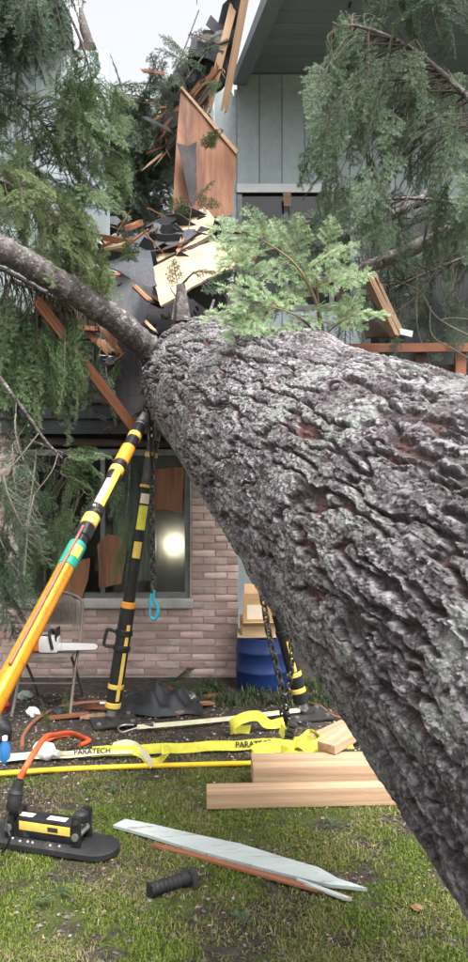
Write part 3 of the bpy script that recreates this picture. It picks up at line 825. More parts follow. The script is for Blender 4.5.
FL = ['flat0', 'flat1', 'flat2']; HG = ['hang0', 'hang1']; BU = ['bushy0', 'bushy1']
# left side
limb_thing('fir_bough', 'bright green fir bough just above the bare grey limb at the left edge',
           [P(-90, 150, 4.3), P(-20, 170, 4.4), P(40, 205, 4.5), P(80, 250, 4.6), P(98, 285, 4.7)], .022, .006,
           region(1, 105, [(-30, 150), (30, 165), (65, 195), (100, 240), (98, 285), (20, 250), (-30, 235)], 4.3, 4.85, .45, -.55, FL+BU+HG, .4, .7), 'needlelt', seed=1, group='fir boughs caught on the house')
limb_thing('fir_bough', 'dark fir bough drooping from the top left corner over the eave',
           [P(-120, -60, 4.6), P(-40, -50, 4.7), P(20, -35, 4.8), P(60, -15, 4.9)], .025, .006,
           region(2, 50, [(-30, -50), (62, -35), (60, 10), (35, 15), (20, 50), (-20, 60)], 4.5, 5.0, .15, -.8, FL+HG, .7, 1.0), 'needledk', seed=2, group='fir boughs caught on the house')
limb_thing('fir_bough', 'thin fir bough draped across the pale siding high on the left',
           [P(-70, 60, 4.9), P(-10, 85, 5.0), P(40, 120, 5.1), P(72, 170, 5.2)], .018, .004,
           region(3, 80, [(-30, 60), (10, 85), (50, 80), (78, 70), (92, 110), (98, 190), (60, 190), (0, 170), (-30, 150)], 4.8, 5.5, .45, -.5, FL+BU+['hang0'], .5, .8), 'needle', seed=3, group='fir boughs caught on the house')
limb_thing('fir_bough', 'heavy fir bough hanging below the bare limb, beside the leaning red plank',
           [P(-60, 240, 4.5), P(0, 268, 4.55), P(40, 290, 4.6), P(70, 312, 4.65)], .02, .006,
           region(4, 58, [(-15, 270), (50, 285), (80, 312), (72, 345), (30, 365), (-10, 350)], 4.45, 4.8, .08, -1, HG+['flat1'], .6, .95, spread=.18), 'needle', seed=4, group='fir boughs caught on the house')
limb_thing('fir_bough', 'deep shaded fir bough hanging behind the leaning red plank',
           [P(10, 280, 5.1), P(60, 300, 5.15), P(105, 325, 5.2)], .015, .005,
           region(44, 46, [(0, 290), (105, 320), (108, 370), (0, 370)], 5.0, 5.4, .05, -1, HG+['flat1'], .6, .85, spread=.2), 'needledk', seed=44, group='fir boughs caught on the house')
limb_thing('dead_bough', 'bare twiggy dead bough crossing in front of the window on the left',
           [P(-60, 330, 4.3), P(-10, 368, 4.35), P(20, 405, 4.4), P(45, 440, 4.45), P(62, 458, 4.5)], .017, .006,
           region(5, 11, [(-20, 365), (10, 390), (50, 440), (50, 500), (-15, 500)], 4.2, 4.7, .08, -1, ['dead0', 'dead1'], .6, 1.0, spread=.3), 'needledk', 'twigdead', seed=5)
limb_thing('fir_bough', 'small fir tip sticking out toward the yellow and black strut',
           [P(30, 440, 4.5), P(60, 452, 4.55), P(82, 462, 4.55)], .008, .003,
           region(6, 9, [(55, 448), (88, 455), (90, 480), (58, 478)], 4.4, 4.65, .5, .05, FL+BU, .38, .55, spread=.5), 'needle', seed=6, group='fir boughs caught on the house')
limb_thing('fir_bough', 'narrow fir tip hanging between the two struts before the window',
           [P(128, 440, 5.3), P(130, 470, 5.3), P(126, 520, 5.3), P(124, 560, 5.28)], .008, .003,
           region(7, 9, [(120, 465), (140, 465), (134, 565), (114, 565)], 5.2, 5.4, -.05, -1, HG, .38, .55, spread=.15), 'needle', seed=7, group='fir boughs caught on the house')
limb_thing('fir_bough', 'low fir bough at the left edge behind the orange tube',
           [P(-80, 520, 4.7), P(-20, 545, 4.75), P(12, 575, 4.8)], .012, .004,
           region(8, 22, [(-25, 520), (15, 530), (25, 575), (18, 615), (-20, 620)], 4.55, 4.95, .2, -.5, FL+BU, .5, .75, spread=.5), 'needledk', seed=8, group='fir boughs caught on the house')
limb_thing('fir_bough', 'thin fir bough trailing down the window left of the yellow strut',
           [P(20, 455, 5.35), P(55, 470, 5.4), P(88, 495, 5.4)], .01, .003,
           region(9, 44, [(0, 440), (30, 445), (98, 475), (92, 510), (45, 560), (0, 580)], 5.0, 5.55, .0, -1, HG, .4, .65, spread=.25), 'needle', seed=9, group='fir boughs caught on the house')
limb_thing('fir_bough', 'grey green fir bough hanging down the right end of the upper left siding',
           [P(40, -40, 5.2), P(62, 0, 5.3), P(84, 50, 5.4), P(98, 110, 5.5), P(104, 160, 5.5)], .014, .004,
           region(45, 80, [(62, 40), (95, 48), (116, 85), (120, 185), (100, 200), (76, 180), (55, 110)], 5.2, 5.7, .3, -.65, FL+BU, .4, .65, spread=.4), 'needle', seed=45, group='fir boughs caught on the house')
# broken crown behind the gap
limb_thing('broken_treetop', 'dark snapped treetop leaning in the gap of the roof against the white sky',
           [P(78, 10, 7.2), P(95, 60, 7.25), P(118, 120, 7.3), P(135, 165, 7.35), P(150, 225, 7.4)], .045, .06,
           region(10, 150, [(80, 70), (105, 78), (140, 100), (165, 120), (178, 205), (150, 225), (100, 200), (85, 150)], 7.0, 8.2, .1, -.5, FL+BU+HG, .75, 1.2, spread=.8), 'needledk', seed=10, cat='treetop')
limb_thing('fir_bough', 'thin leafy fir branch reaching up from behind the brown torn board into the sky',
           [P(120, 200, 7.6), P(140, 150, 7.7), P(158, 110, 7.7), P(180, 60, 7.7), P(199, 10, 7.7)], .014, .006,
           region(11, 60, [(120, 120), (160, 85), (178, 55), (205, 45), (200, 90), (170, 150), (140, 175)], 7.3, 8.0, .1, -.1, FL+BU, .6, .9, spread=.9), 'needledk', seed=11)
limb_thing('fir_bough', 'dark fir bough tangled over the torn roof section',
           [P(150, 150, 6.9), P(170, 110, 6.85), P(190, 75, 6.8), P(214, 42, 6.8)], .016, .006,
           region(47, 34, [(152, 130), (165, 80), (185, 58), (212, 32), (218, 60), (190, 105), (165, 140)], 6.7, 7.1, -.2, -.4, FL+BU+HG, .4, .6, spread=.7), 'needledk', seed=47, group='fir boughs caught on the house')
limb_thing('hanging_fir_tip', 'sparse fir tip hanging into the white sky at the top',
           [P(190, -60, 6.2), P(196, -25, 6.2), P(197, 5, 6.2)], .008, .003,
           [(P(196, -28, 6.2), V(.05, 0, -1), 'hang0', .36), (P(175, -40, 6.2), V(.1, 0, -1), 'dead1', .45), (P(140, -50, 6.3), V(0, 0, -1), 'hang0', .34)], 'needledk', seed=12)
# right side
limb_thing('fir_bough', 'large pale green fir bough arching down from the right edge before the grey siding',
           [P(560, 190, 3.9), P(500, 130, 4.0), P(455, 85, 4.1), P(410, 48, 4.2), P(365, 28, 4.3), P(335, 25, 4.35)], .024, .006,
           region(20, 120, [(330, 22), (365, 10), (420, 30), (470, 90), (500, 130), (490, 220), (400, 220), (330, 190), (312, 120)], 4.0, 4.6, -.2, -.85, FL+HG+BU, .5, .85, spread=.38), 'needlepale', seed=20, group='fir boughs caught on the house')
limb_thing('fir_bough', 'dark fir bough filling the top right corner',
           [P(540, -60, 4.0), P(470, -45, 4.1), P(400, -35, 4.2), P(345, -25, 4.3)], .02, .006,
           region(21, 26, [(350, -30), (490, -50), (490, 15), (400, 5)], 3.9, 4.4, -.1, -.5, FL+HG, .5, .8, spread=.5), 'needledk', seed=21, group='fir boughs caught on the house')
limb_thing('fir_bough', 'lower fir bough hanging behind the leafy shoot on the right',
           [P(540, 240, 5.2), P(460, 205, 5.3), P(380, 200, 5.4), P(300, 225, 5.5)], .02, .006,
           region(22, 70, [(268, 225), (300, 205), (380, 190), (480, 200), (490, 265), (400, 245), (300, 265)], 5.2, 6.1, -.25, -.6, FL+HG+BU, .5, .85, spread=.5), 'needledk', seed=22, group='fir boughs caught on the house')
limb_thing('fir_bough', 'sparse shaded fir bough above the broken balcony rail at the right',
           [P(540, 230, 5.9), P(470, 255, 5.9), P(410, 280, 5.9), P(370, 300, 5.9)], .015, .005,
           region(23, 80, [(335, 250), (480, 220), (490, 330), (420, 330), (350, 310)], 5.8, 6.9, -.1, -1, HG+FL+['dead0', 'dead1'], .5, .8, spread=.3), 'needledk', seed=23, group='fir boughs caught on the house')
b = MB(); pp = catmull([P(560, 165, 4.9), P(468, 217, 4.9), P(420, 245, 4.9), P(385, 260, 4.9), P(345, 276, 4.9), P(300, 290, 4.9), P(262, 312, 4.85)], 8)
b.tube(pp, [.055-.022*i/(len(pp)-1) for i in range(len(pp))], 14, jit=.08)
dl = b.build('dead_limb', M_['darkbark'] if 'darkbark' in M_ else M_['bark2']); tag(dl, 'dark bare limb slanting up to the right edge above the trunk', 'limb')
b = MB(); pp = catmull([P(430, 196, 6.0), P(395, 213, 6.0), P(350, 232, 6.0), P(320, 250, 6.0)], 6); b.tube(pp, [.055, .05, .045]+[.045-.001*i for i in range(len(pp)-3)], 12, jit=.1)
tag(b.build('broken_log', M_['bark2']), 'short dark broken log half hidden in the boughs behind the slanting limb', 'log')
tw = thing('bare_branch', 'pale bare forked branch hanging over the balcony rail at the right edge', 'branch', P(420, 293, 4.6))
for pts, r in (([(500, 350), (440, 320), (420, 292), (395, 280)], .006), ([(440, 320), (455, 318), (490, 322)], .004), ([(430, 306), (432, 335), (455, 350), (480, 365)], .005), ([(460, 215), (445, 255), (420, 292), (385, 320)], .004), ([(415, 298), (418, 330), (425, 352)], .003)):
    b = MB(); c = catmull([P(x, y, 4.6) for x, y in pts], 6); b.tube(c, [r*(1-.5*i/len(c)) for i in range(len(c))], 6); b.build('twig', M_['twigdead'], tw)
# the leafy shoot growing from the trunk
base = P(322, 338, 3.32)
def sprout(pts, r0, sprays):
    poly = catmull(pts, 8); b = MB(); n = len(poly); b.tube(poly, [r0*(1-.65*i/(n-1)) for i in range(n)], 8); b.build('shoot', M_['twignew'], tree)
    for (t, d, kind, sc, up) in sprays:
        p = poly[int(t*(n-1))]; put_spray(tree, kind, p, d, up=up, scale=sc*R.uniform(.75, 1.0), nm='needlenew', wmat='twignew', roll=R.uniform(-.4, .4))
UPC = V(0, -.8, .6)
sprout([base, P(315, 300, 3.25), P(298, 268, 3.2), P(278, 250, 3.2), P(258, 238, 3.2)], .008,
       [(1, V(-1, 0, .3), 'new0', .8, UPC), (.85, V(-.5, -.1, .9), 'new1', .75, UPC), (.8, V(-1, -.1, -.25), 'new1', .9, UPC), (.6, V(.3, -.1, 1), 'new2', .8, UPC), (.6, V(-1, -.2, -.5), 'new0', .8, UPC),
        (.45, V(.8, -.1, .75), 'new0', .75, UPC), (.3, V(-1, -.25, -.2), 'new1', .85, UPC), (.7, V(-.2, .2, 1), 'new1', .6, UPC), (.95, V(-.9, -.1, -.5), 'new2', .9, UPC)])
sprout([base+V(.012, 0, 0), P(318, 302, 3.3), P(318, 275, 3.28), P(325, 250, 3.28)], .007,
       [(1, V(.3, 0, 1), 'new2', .55, UPC), (.85, V(.8, -.1, .5), 'new0', .7, UPC), (.6, V(1, -.2, .05), 'new1', .75, UPC), (.5, V(-.6, -.2, .6), 'new1', .7, UPC), (.3, V(1, -.2, -.2), 'new0', .6, UPC)])
sprout([base, P(300, 318, 3.2), P(276, 308, 3.12), P(254, 305, 3.1)], .006,
       [(1, V(-1, -.1, -.2), 'new1', .75, UPC), (.7, V(-.8, -.3, -.7), 'new0', .7, UPC), (.6, V(-.7, -.1, .6), 'new1', .7, UPC), (.4, V(-.4, -.4, -.8), 'new0', .55, UPC), (.85, V(-.9, -.2, -.6), 'new0', .7, UPC), (.8, V(-.8, .1, .5), 'new0', .8, UPC)])
sprout([base, P(340, 322, 3.25), P(358, 312, 3.22)], .005,
       [(.8, V(1, -.1, .25), 'new0', .5, UPC), (.6, V(.8, -.3, -.35), 'new1', .45, UPC), (1, V(1, -.1, -.15), 'new2', .55, UPC), (.4, V(.6, -.1, .7), 'new1', .6, UPC)])
sprout([P(240, 300, 4.1), P(238, 280, 4.05), P(236, 265, 4.0)], .005, [(1, V(-.5, -.1, .7), 'new0', .7, UPC), (1, V(.5, -.1, .9), 'new0', .7, UPC), (.6, V(.7, -.2, .3), 'new1', .7, UPC)])
for k in range(8):
    p = P(R.uniform(255, 345), R.uniform(255, 335), R.uniform(3.1, 3.3)); put_spray(tree, R.choice(['new0', 'new1', 'new2']), p, V(R.uniform(-1, 1), R.uniform(-.5, .1), R.uniform(-.4, .8)), up=UPC, scale=R.uniform(.45, .65), nm='needlenew', wmat='twignew', roll=R.uniform(-.8, .8))
# small tips around the debris
limb_thing('fir_sprig', 'small fir sprig in front of the brown torn board', [P(188, 235, 5.5), P(192, 205, 5.5), P(198, 185, 5.5)], .005, .002,
           [(P(196, 200, 5.5), V(.5, -.1, .8), 'bushy0', .5), (P(192, 210, 5.5), V(-.7, -.2, .4), 'flat2', .42), (P(196, 205, 5.5), V(1, -.2, .1), 'flat0', .4)], 'needle', seed=31)
limb_thing('fir_sprig', 'dark fir sprig lying between the trunk and the pale plywood sheets', [P(172, 320, 5.1), P(178, 290, 5.15), P(195, 270, 5.2)], .006, .003,
           [(P(178, 285, 5.1), V(-.3, -.2, .8), 'bushy0', .42), (P(190, 275, 5.1), V(.9, -.2, .3), 'flat2', .5), (P(200, 285, 5.0), V(.9, -.2, .0), 'flat0', .5), (P(212, 290, 5.0), V(.6, -.1, .5), 'bushy1', .5)], 'needledk', seed=32)

for k, (x, y, d, dv, lab) in enumerate([(128, 262, 5.35, V(.3, -.3, .5), 'fir tip pressed on the grey roofing sheet'), (205, 150, 6.2, V(.2, -.2, .8), 'fir tip caught on the edge of the brown torn board'), (185, 105, 6.6, V(-.6, -.2, .4), 'dark fir tip caught in the torn roof section'),
        (120, 360, 5.3, V(-.2, -.3, -.8), 'fir tip hanging in the hollow below the bare limb'), (215, 80, 6.6, V(-.3, -.2, -.7), 'dark fir tip hanging from the rafters')]):
    t = thing('fir_sprig', lab, 'sprig', P(x, y, d), 'fir tips in the wreckage')
    for j in range(3): put_spray(t, ['flat0', 'bushy0', 'hang0'][j], P(x, y, d), dv+V(R.uniform(-.5, .5), R.uniform(-.3, .1), R.uniform(-.5, .5)), scale=R.uniform(.32, .5), nm='needle' if k != 2 else 'needledk', roll=R.uniform(-1, 1))
# ------------------------------------------------------------------ roof wreckage
rs = thing('torn_roof_section', 'torn dark roof section with broken rafters hanging in the gap', 'roof', P(200, 120, 7.1))
sheet('roof_deck', [P(238, -30, 6.6), P(249, -30, 6.6), P(234, 45, 6.9), P(219, 88, 7.0), P(196, 108, 7.1), P(168, 150, 7.2), P(158, 132, 7.3), P(160, 98, 7.4), P(178, 68, 7.3), P(205, 48, 7.1), P(222, 22, 6.9)], .05, M_['purple'], rs, warp=.02, cuts=3, seed=3, ragged=.018)
sheet('shingle', [P(176, 78, 7.1), P(196, 62, 7.0), P(204, 78, 7.0), P(184, 96, 7.1)], .012, M_['shingle'], rs, .01, 2, 4, .01)
sheet('shingle', [P(200, 58, 6.95), P(217, 44, 6.9), P(223, 60, 6.9), P(207, 77, 6.95)], .012, M_['shingle'], rs, .01, 2, 5, .01)
for a, c, wd, m_ in (((206, 117), (241, -25), .07, 'rafter'), ((158, 138), (206, 78), .06, 'redwood'), ((164, 150), (214, 84), .05, 'darkwood'), ((170, 118), (222, 66), .05, 'redwood'), ((203, 112), (216, 62), .05, 'cutred')):
    plank('rafter', P(*a, 6.85), P(*c, 6.75), wd, .04, M_[m_], rs, up=V(0, -1, 0), j0=.12, j1=.1)
plank('splintered_beam', P(223, 116, 6.5), P(250, -28, 6.2), .062, .045, M_['rafter'], rs, up=V(0, -1, 0), j0=.14, j1=.0)
for k in range(14):
    a = P(R.uniform(150, 215), R.uniform(70, 150), R.uniform(6.9, 7.2)); d = V(R.uniform(-1, 1), R.uniform(-.3, .3), R.uniform(-1, .4)).normalized()
    plank('splinter', a, a+d*R.uniform(.12, .38), R.uniform(.012, .03), .012, M_[R.choice(['redwood', 'darkwood', 'cutred'])], rs, up=V(0, -1, 0), j0=.06, j1=.08, strips=3)
bp_ = sheet('brown_board', [P(181, 88, 6.4), P(207, 116, 6.42), P(237, 151, 6.45), P(235, 180, 6.45), P(232, 216, 6.4), P(172, 222, 6.3), P(174, 185, 6.33), P(176, 146, 6.36), P(179, 110, 6.4)], .018, M_['plybrown'], None, .006, 2, 6)
tag(bp_, 'upright torn reddish brown plywood board standing in the roof gap', 'board')
sheet('edge', [P(180, 87, 6.385), P(182.5, 86.5, 6.385), P(238.5, 150.5, 6.435), P(236, 154, 6.435)], .022, M_['rafter'], bp_, .0, 1, 6)
fl = sheet('torn_felt', [P(177, 143, 6.26), P(188, 146, 6.27), P(197, 141, 6.28), P(196, 175, 6.27), P(197, 200, 6.27), P(191, 208, 6.24), P(184, 172, 6.25)], .006, M_['purple'], None, .012, 3, 8, .006)
tag(fl, 'grey flap of torn felt hanging against the brown board', 'felt')
GD = 'plywood sheets in the debris pile'
for nm, lab, cat, ol, th, m_, wp in (
    ('plywood_sheet', 'pale plywood sheet sloping under the brown board, upper of the pile', 'plywood', [(146, 248, 6.2), (205, 206, 6.3), (214, 218, 6.1), (210, 236, 5.9), (158, 262, 5.9)], .016, 'plylight', .008),
    ('plywood_sheet', 'pale plywood sheet lying lower, behind the dark fir sprig by the trunk', 'plywood', [(150, 268, 5.7), (214, 240, 5.8), (240, 246, 5.6), (232, 268, 5.4), (160, 304, 5.3)], .016, 'plylight', .008),
    ('felt_scrap', 'round edged grey roofing scrap lying on the pale upper plywood', 'felt', [(163, 242, 5.95), (176, 232, 5.98), (195, 228, 6.0), (197, 232, 5.95), (184, 240, 5.88), (168, 245, 5.85)], .006, 'shingle', .006),
    ('felt_scrap', 'black roofing scrap between the splintered boards and the upper plywood', 'felt', [(128, 243, 5.9), (140, 233, 5.95), (160, 230, 5.98), (165, 240, 5.9), (148, 252, 5.8), (132, 252, 5.8)], .008, 'shingle', .01),
    ('felt_sheet', 'wide grey roofing sheet lying below the splintered boards', 'felt', [(98, 262, 5.5), (128, 252, 5.6), (150, 250, 5.6), (157, 283, 5.4), (140, 285, 5.35), (116, 270, 5.4)], .01, 'shingle', .014),
    ('felt_sheet', 'black tar paper hanging down above the bare limb', 'felt', [(113, 272, 5.3), (135, 280, 5.3), (153, 287, 5.25), (147, 312, 5.1), (138, 330, 5.05), (120, 325, 5.1), (110, 298, 5.2)], .006, 'tar', .018),
    ('felt_sheet', 'black tar paper slumped in the hollow below the bare limb', 'felt', [(118, 330, 5.5), (140, 345, 5.4), (142, 410, 5.35), (128, 420, 5.4), (112, 385, 5.5)], .006, 'purple', .018)):
    tag(sheet(nm, [P(*q_) for q_ in ol], th, M_[m_], None, wp, 3, hash(len(lab)) % 99, .008 if 'felt' in nm else .004), lab, cat, GD if 'ply' in nm else 'torn roofing felt')
rp_ = plank('roof_batten', P(151, 274, 5.75), P(214, 236, 5.85), .085, .03, M_['darkwood'], None, up=V(0, -.5, .9), j0=.05, j1=.05)
tag(rp_, 'dark mauve batten lying across the two pale plywood sheets', 'batten')
for k, (a, c, wd, lab) in enumerate([((97, 236), (134, 242), .05, 'uppermost splintered red board at the left end of the roof debris'), ((100, 246), (131, 250), .06, 'splintered red board lying just over the grey roofing sheet'),
                                     ((125, 229), (143, 222), .05, 'short splintered red block standing behind the black roofing scrap')]):
    t = plank('splintered_board', P(*a, 5.55), P(*c, 5.6), wd, .045, M_['cutred'], None, up=V(0, -.5, .8), j0=.07, j1=.08); tag(t, lab, 'board', 'splintered red boards')
t = plank('splintered_board', P(104, 249, 5.48), P(128, 244, 5.5), .035, .03, M_['plylight'], None, up=V(0, -.6, .8), j0=.05, j1=.05); tag(t, 'pale splintered slat between the two red boards on the debris', 'board')
t = plank('leaning_plank', P(36, 299, 4.35), P(135, 430, 5.0), .066, .03, M_['redwood'], None, up=V(.3, -1, .3), j0=.02, j1=.0); tag(t, 'long reddish brown plank leaning under the bare limb', 'plank')
for k, (a, c, wd, m_, lab) in enumerate([((71, 327), (101, 330), .035, 'cutred', 'short horizontal red stick under the bare limb'), ((88, 332), (112, 356), .05, 'cutred', 'split red board end slanting below the bare limb'),
        ((104, 337), (117, 353), .06, 'rafter', 'pale broken block below the bare limb beside the trunk'), ((111, 362), (127, 352), .03, 'rafter', 'short pale stick pointing at the trunk below the limb'),
        ((82, 400), (97, 388), .05, 'rafter', 'short tan block behind the leaning plank'), ((100, 322), (122, 358), .045, 'redwood', 'dark red lath pressed between the limb and the trunk'), ((132, 284), (152, 303), .03, 'cutred', 'thin red splinter lying where the limb meets the trunk')]):
    dd = 5.35 if k < 6 else 5.0
    t = plank('broken_stick', P(*a, dd), P(*c, dd-.05), wd, .035, M_[m_], None, up=V(.2, -1, .2), j0=.05, j1=.05, strips=4); tag(t, lab, 'wood', 'broken sticks by the limb')
pile = thing('roof_debris_pile', 'heap of torn shingles, felt and splinters around the plywood sheets above the trunk', 'debris', P(150, 300, 5.8))
rd = random.Random(33)
for k in range(24):
    x, y = rd.uniform(96, 212), rd.uniform(212, 318)
    if y > 268+(x-95)*.25 and x > 150: y = rd.uniform(212, 262)
    d_ = 6.25-(y-212)*.0085+rd.uniform(.0, .12); c = P(x, y, d_); a = rd.uniform(0, 3.14); w_, h_ = rd.uniform(.10, .22), rd.uniform(.05, .11)
    e1 = V(math.cos(a), rd.uniform(-.3, .3), math.sin(a)*.6).normalized(); e2 = V(-math.sin(a)*.9, .5, math.cos(a)*.5+rd.uniform(-.2, .4)).normalized()
    sheet('shingle', [c-e1*w_-e2*h_, c+e1*w_*.8-e2*h_, c+e1*w_, c+e1*w_*.7+e2*h_, c-e1*w_*.4+e2*h_*1.1, c-e1*w_*1.1+e2*h_*.6], .006, M_[rd.choice(['shingle', 'tar', 'purple', 'shingle'])], pile, .012, 2, k, .008)
for k in range(20):
    x, y = rd.uniform(92, 205), rd.uniform(215, 330)
    if x > 160 and y > 270: y = 250
    a = P(x, y, 6.1-(y-212)*.0085); d = V(rd.uniform(-1, 1), rd.uniform(-.5, .1), rd.uniform(-.5, .6)).normalized()
    plank('splinter', a, a+d*rd.uniform(.06, .3), rd.uniform(.008, .035), .012, M_[rd.choice(['cutred', 'rafter', 'darkwood', 'darkwood', 'redwood', 'cutred'])], pile, up=V(0, -.7, .7), j0=.05, j1=.09, strips=3, rnd=rd)
for k in range(22):
    x, y = rd.uniform(85, 150), rd.uniform(335, 425); a = P(x, y, 5.75); d = V(rd.uniform(-1, 1), rd.uniform(-.5, .1), rd.uniform(-.9, .6)).normalized()
    plank('splinter', a, a+d*rd.uniform(.12, .42), rd.uniform(.02, .07), .02, M_[rd.choice(['darkwood', 'darkwood', 'redwood', 'purple', 'darksiding'])], pile, up=V(0, -1, .3), j0=.06, j1=.09, strips=3, rnd=rd)
for k in range(16):
    x = rd.uniform(158, 236); y = 150-(x-158)*1.5+rd.uniform(-25, 22); a = P(x, y, rd.uniform(6.75, 7.0)); d = V(rd.uniform(-1, .6), rd.uniform(-.3, .1), rd.uniform(-1, .5)).normalized()
    plank('splinter', a, a+d*rd.uniform(.1, .42), rd.uniform(.01, .04), .014, M_[rd.choice(['darkwood', 'redwood', 'darkwood', 'purple', 'rafter'])], rs, up=V(0, -1, .2), j0=.08, j1=.12, strips=3, rnd=rd)
for k in range(16):
    x = rd.uniform(160, 226); y = 135-(x-158)*1.45+rd.uniform(-20, 15); c = P(x, y, rd.uniform(6.8, 6.95)); a = rd.uniform(0, 3.14); w_, h_ = rd.uniform(.07, .16), rd.uniform(.05, .1)
    e1 = V(math.cos(a), rd.uniform(-.3, .3), math.sin(a)); e2 = V(-math.sin(a), rd.uniform(-.4, .4), math.cos(a))
    sheet('shingle', [c-e1*w_-e2*h_, c+e1*w_-e2*h_*.8, c+e1*w_*.8+e2*h_, c-e1*w_*.7+e2*h_*.9], .008, M_[rd.choice(['shingle', 'purple', 'tar'])], rs, .015, 2, k, .012)
# broken framing behind the pile so that the hollow under the deck reads
fr = thing('broken_framing', 'dark broken floor joists and studs in the hollow under the roof debris', 'framing', V(-.6, 6.3, 2.1))
for k in range(9):
    a = P(95+k*14, 395+R.uniform(-30, 20), 6.25); c = a+V(R.uniform(-.25, .25), R.uniform(.6, 1.4), R.uniform(.0, .5))
    plank('joist', a, c, .045, .18, M_['darkwood'], fr, up=V(0, 0, 1), j0=.15)
for k in range(26):
    a = P(R.uniform(95, 240), R.uniform(225, 330), R.uniform(6.1, 6.9)); d = V(R.uniform(-1, 1), R.uniform(-.3, .5), R.uniform(-.7, .7)).normalized()
    plank('splinter', a, a+d*R.uniform(.15, .6), R.uniform(.03, .09), .03, M_[R.choice(['darkwood', 'darkwood', 'purple', 'redwood'])], fr, up=V(0, -.7, .7), j0=.06, j1=.08, strips=3)
dk_ = sheet('fallen_roof_deck', [V(-1.5, 5.95, 2.65), V(.1, 6.0, 2.7), V(.3, 7.3, 3.35), V(-.2, 8.6, 4.0), V(-1.6, 8.6, 3.9), V(-1.7, 7.3, 3.2)], .06, M_['purple'], None, .04, 3, 11, .02)
tag(dk_, 'dark collapsed roof deck sloping back beneath the plywood sheets', 'roof')
# broken balcony on the right
bal = thing('broken_balcony', 'broken reddish timber balcony edge behind the trunk at the right', 'balcony', V(1.3, 6.2, 2.3))
plank('rail', P(300, 349, 5.9), P(520, 347, 5.9), .07, .05, M_['redwood'], bal, up=V(0, -1, 0))
for x in (340, 420, 460, 500): plank('post', P(x, 353, 5.95), P(x-1, 420, 5.95), .085, .06, M_['darkwood' if x != 460 else 'redwood'], bal, up=V(0, -1, 0))
plank('rail', P(300, 372, 6.0), P(520, 366, 6.0), .05, .05, M_['darkwood'], bal, up=V(0, -1, 0))
MB().box((.3, 6.15, 2.28), (3.4, 7.36, 2.36)).build('deck', M_['darkwood'], bal)
t = plank('leaning_post', P(368, 272, 5.55), P(398, 336, 5.6), .095, .07, M_['rafter'], None, up=V(.5, -1, .2), j0=.03, j1=.02); tag(t, 'tan broken post leaning above the balcony rail', 'post')
t = sheet('torn_board', [P(362, 322, 5.7), P(388, 316, 5.7), P(394, 336, 5.65), P(366, 338, 5.65)], .02, M_['darkwood'], None, .008, 2, 14, .01); tag(t, 'dark torn board at the foot of the leaning tan post', 'board')
t = sheet('metal_bracket', [P(400, 328, 5.5), P(413, 331, 5.5), P(412, 337, 5.5), P(400, 334, 5.5)], .01, M_['white'], None, .004, 1, 15); tag(t, 'small white metal bracket beside the leaning tan post', 'bracket')
t = sheet('window_board', [P(283, 192, 7.28), P(291, 192, 7.28), P(291, 206, 7.28), P(284, 206, 7.28)], .02, M_['rafter'], None, .003, 1, 16); tag(t, 'small orange wood scrap against the upper window', 'board')
# ------------------------------------------------------------------ rescue struts
def strut(label, p0, p1, parts, M_up=V(0, 0, 1)):
    """parts: (name, z0, z1, radius, material[, taper radius]) along the axis from p0 to p1 in metres"""
    t = thing('rescue_strut', label, 'strut', p0, 'rescue struts under the trunk')
    M = axis_matrix(p0, p1, along='Z')
    for q_ in parts:
        nm, z0, z1, r, m_ = q_[:5]; r1 = q_[5] if len(q_) > 5 else r
        b = MB(); e = min(.004, (z1-z0)*.2)
        b.lathe([(r-e, z0), (r, z0+e), (r1, z1-e), (r1-e, z1)], 28, M); b.build(nm, M_[m_], t)
    return t, M, (Vector(p1)-Vector(p0)).length
def face_angle(M):
    """angle about the local z axis that faces the camera"""
    d = M.to_3x3().inverted() @ (Vector((0, 0, CAMZ))-M.translation); return math.atan2(d.y, d.x)
# 1: long gold tube with black and yellow extension
TP = P(149, 409, 4.78); BP = PG(15, 665, .80); dirv = (BP-TP).normalized(); BP = TP+dirv*(TP.z-.04)/(-dirv.z)
L1 = (TP-BP).length
def zz(px, py):
    """metres along strut 1 at the pixel closest to its axis"""
    best = min((abs((234+F*q.x/q.y)-px)+abs((481-F*(q.z-CAMZ)/q.y)-py), k) for k in range(600) for q in [BP.lerp(TP, k/600)])
    return best[1]/600*L1
s1, M1, _ = strut('long orange tube strut with black and yellow extension, leaning against the trunk', BP, TP, [
    ('outer_tube', .06, zz(70, 562), .043, 'orange'), ('foot', 0, .07, .075, 'darksteel'),
    ('green_collar', zz(66, 568), zz(75, 545), .047, 'green'),
    ('inner_tube', zz(75, 545), zz(139, 424), .039, 'black'), ('clamp_collar', zz(80, 538), zz(86, 528), .046, 'black'),
    ('yellow_ring', zz(87, 526), zz(93, 517), .045, 'yellow'), ('ring', zz(95, 514), zz(98, 508), .044, 'black'),
    ('orange_ring', zz(119, 463), zz(127, 448), .0425, 'orangeband'), ('ring', zz(116, 469), zz(118, 464), .0445, 'black'), ('yellow_ring', zz(114, 474), zz(116, 469), .043, 'yellow'),
    ('yellow_ring', zz(132, 439), zz(134, 435), .0425, 'yellow'),
    ('tip', zz(138, 427), L1, .040, 'steel', .024)])
fa = face_angle(M1)
zA, zB = zz(95, 514), zz(114, 474)
MB().patch(.0395, zA, zB, fa-.25, fa+.75, M=M1).build('label', M_['yellow'], s1)
MB().patch(.0412, zA+.05, zB-.09, fa-.75, fa+.05, M=M1).build('label', M_['cartonwh'], s1)
MB().patch(.048, zz(69, 560), zz(73, 550), fa-.6, fa+.7, M=M1).build('label', M_['yellow'], s1)
MB().patch(.0435, zz(75, 545)-.62, zz(70, 562)-.02, fa+.28, fa+.36, M=M1).build('seam', M_['hosebrown'], s1)
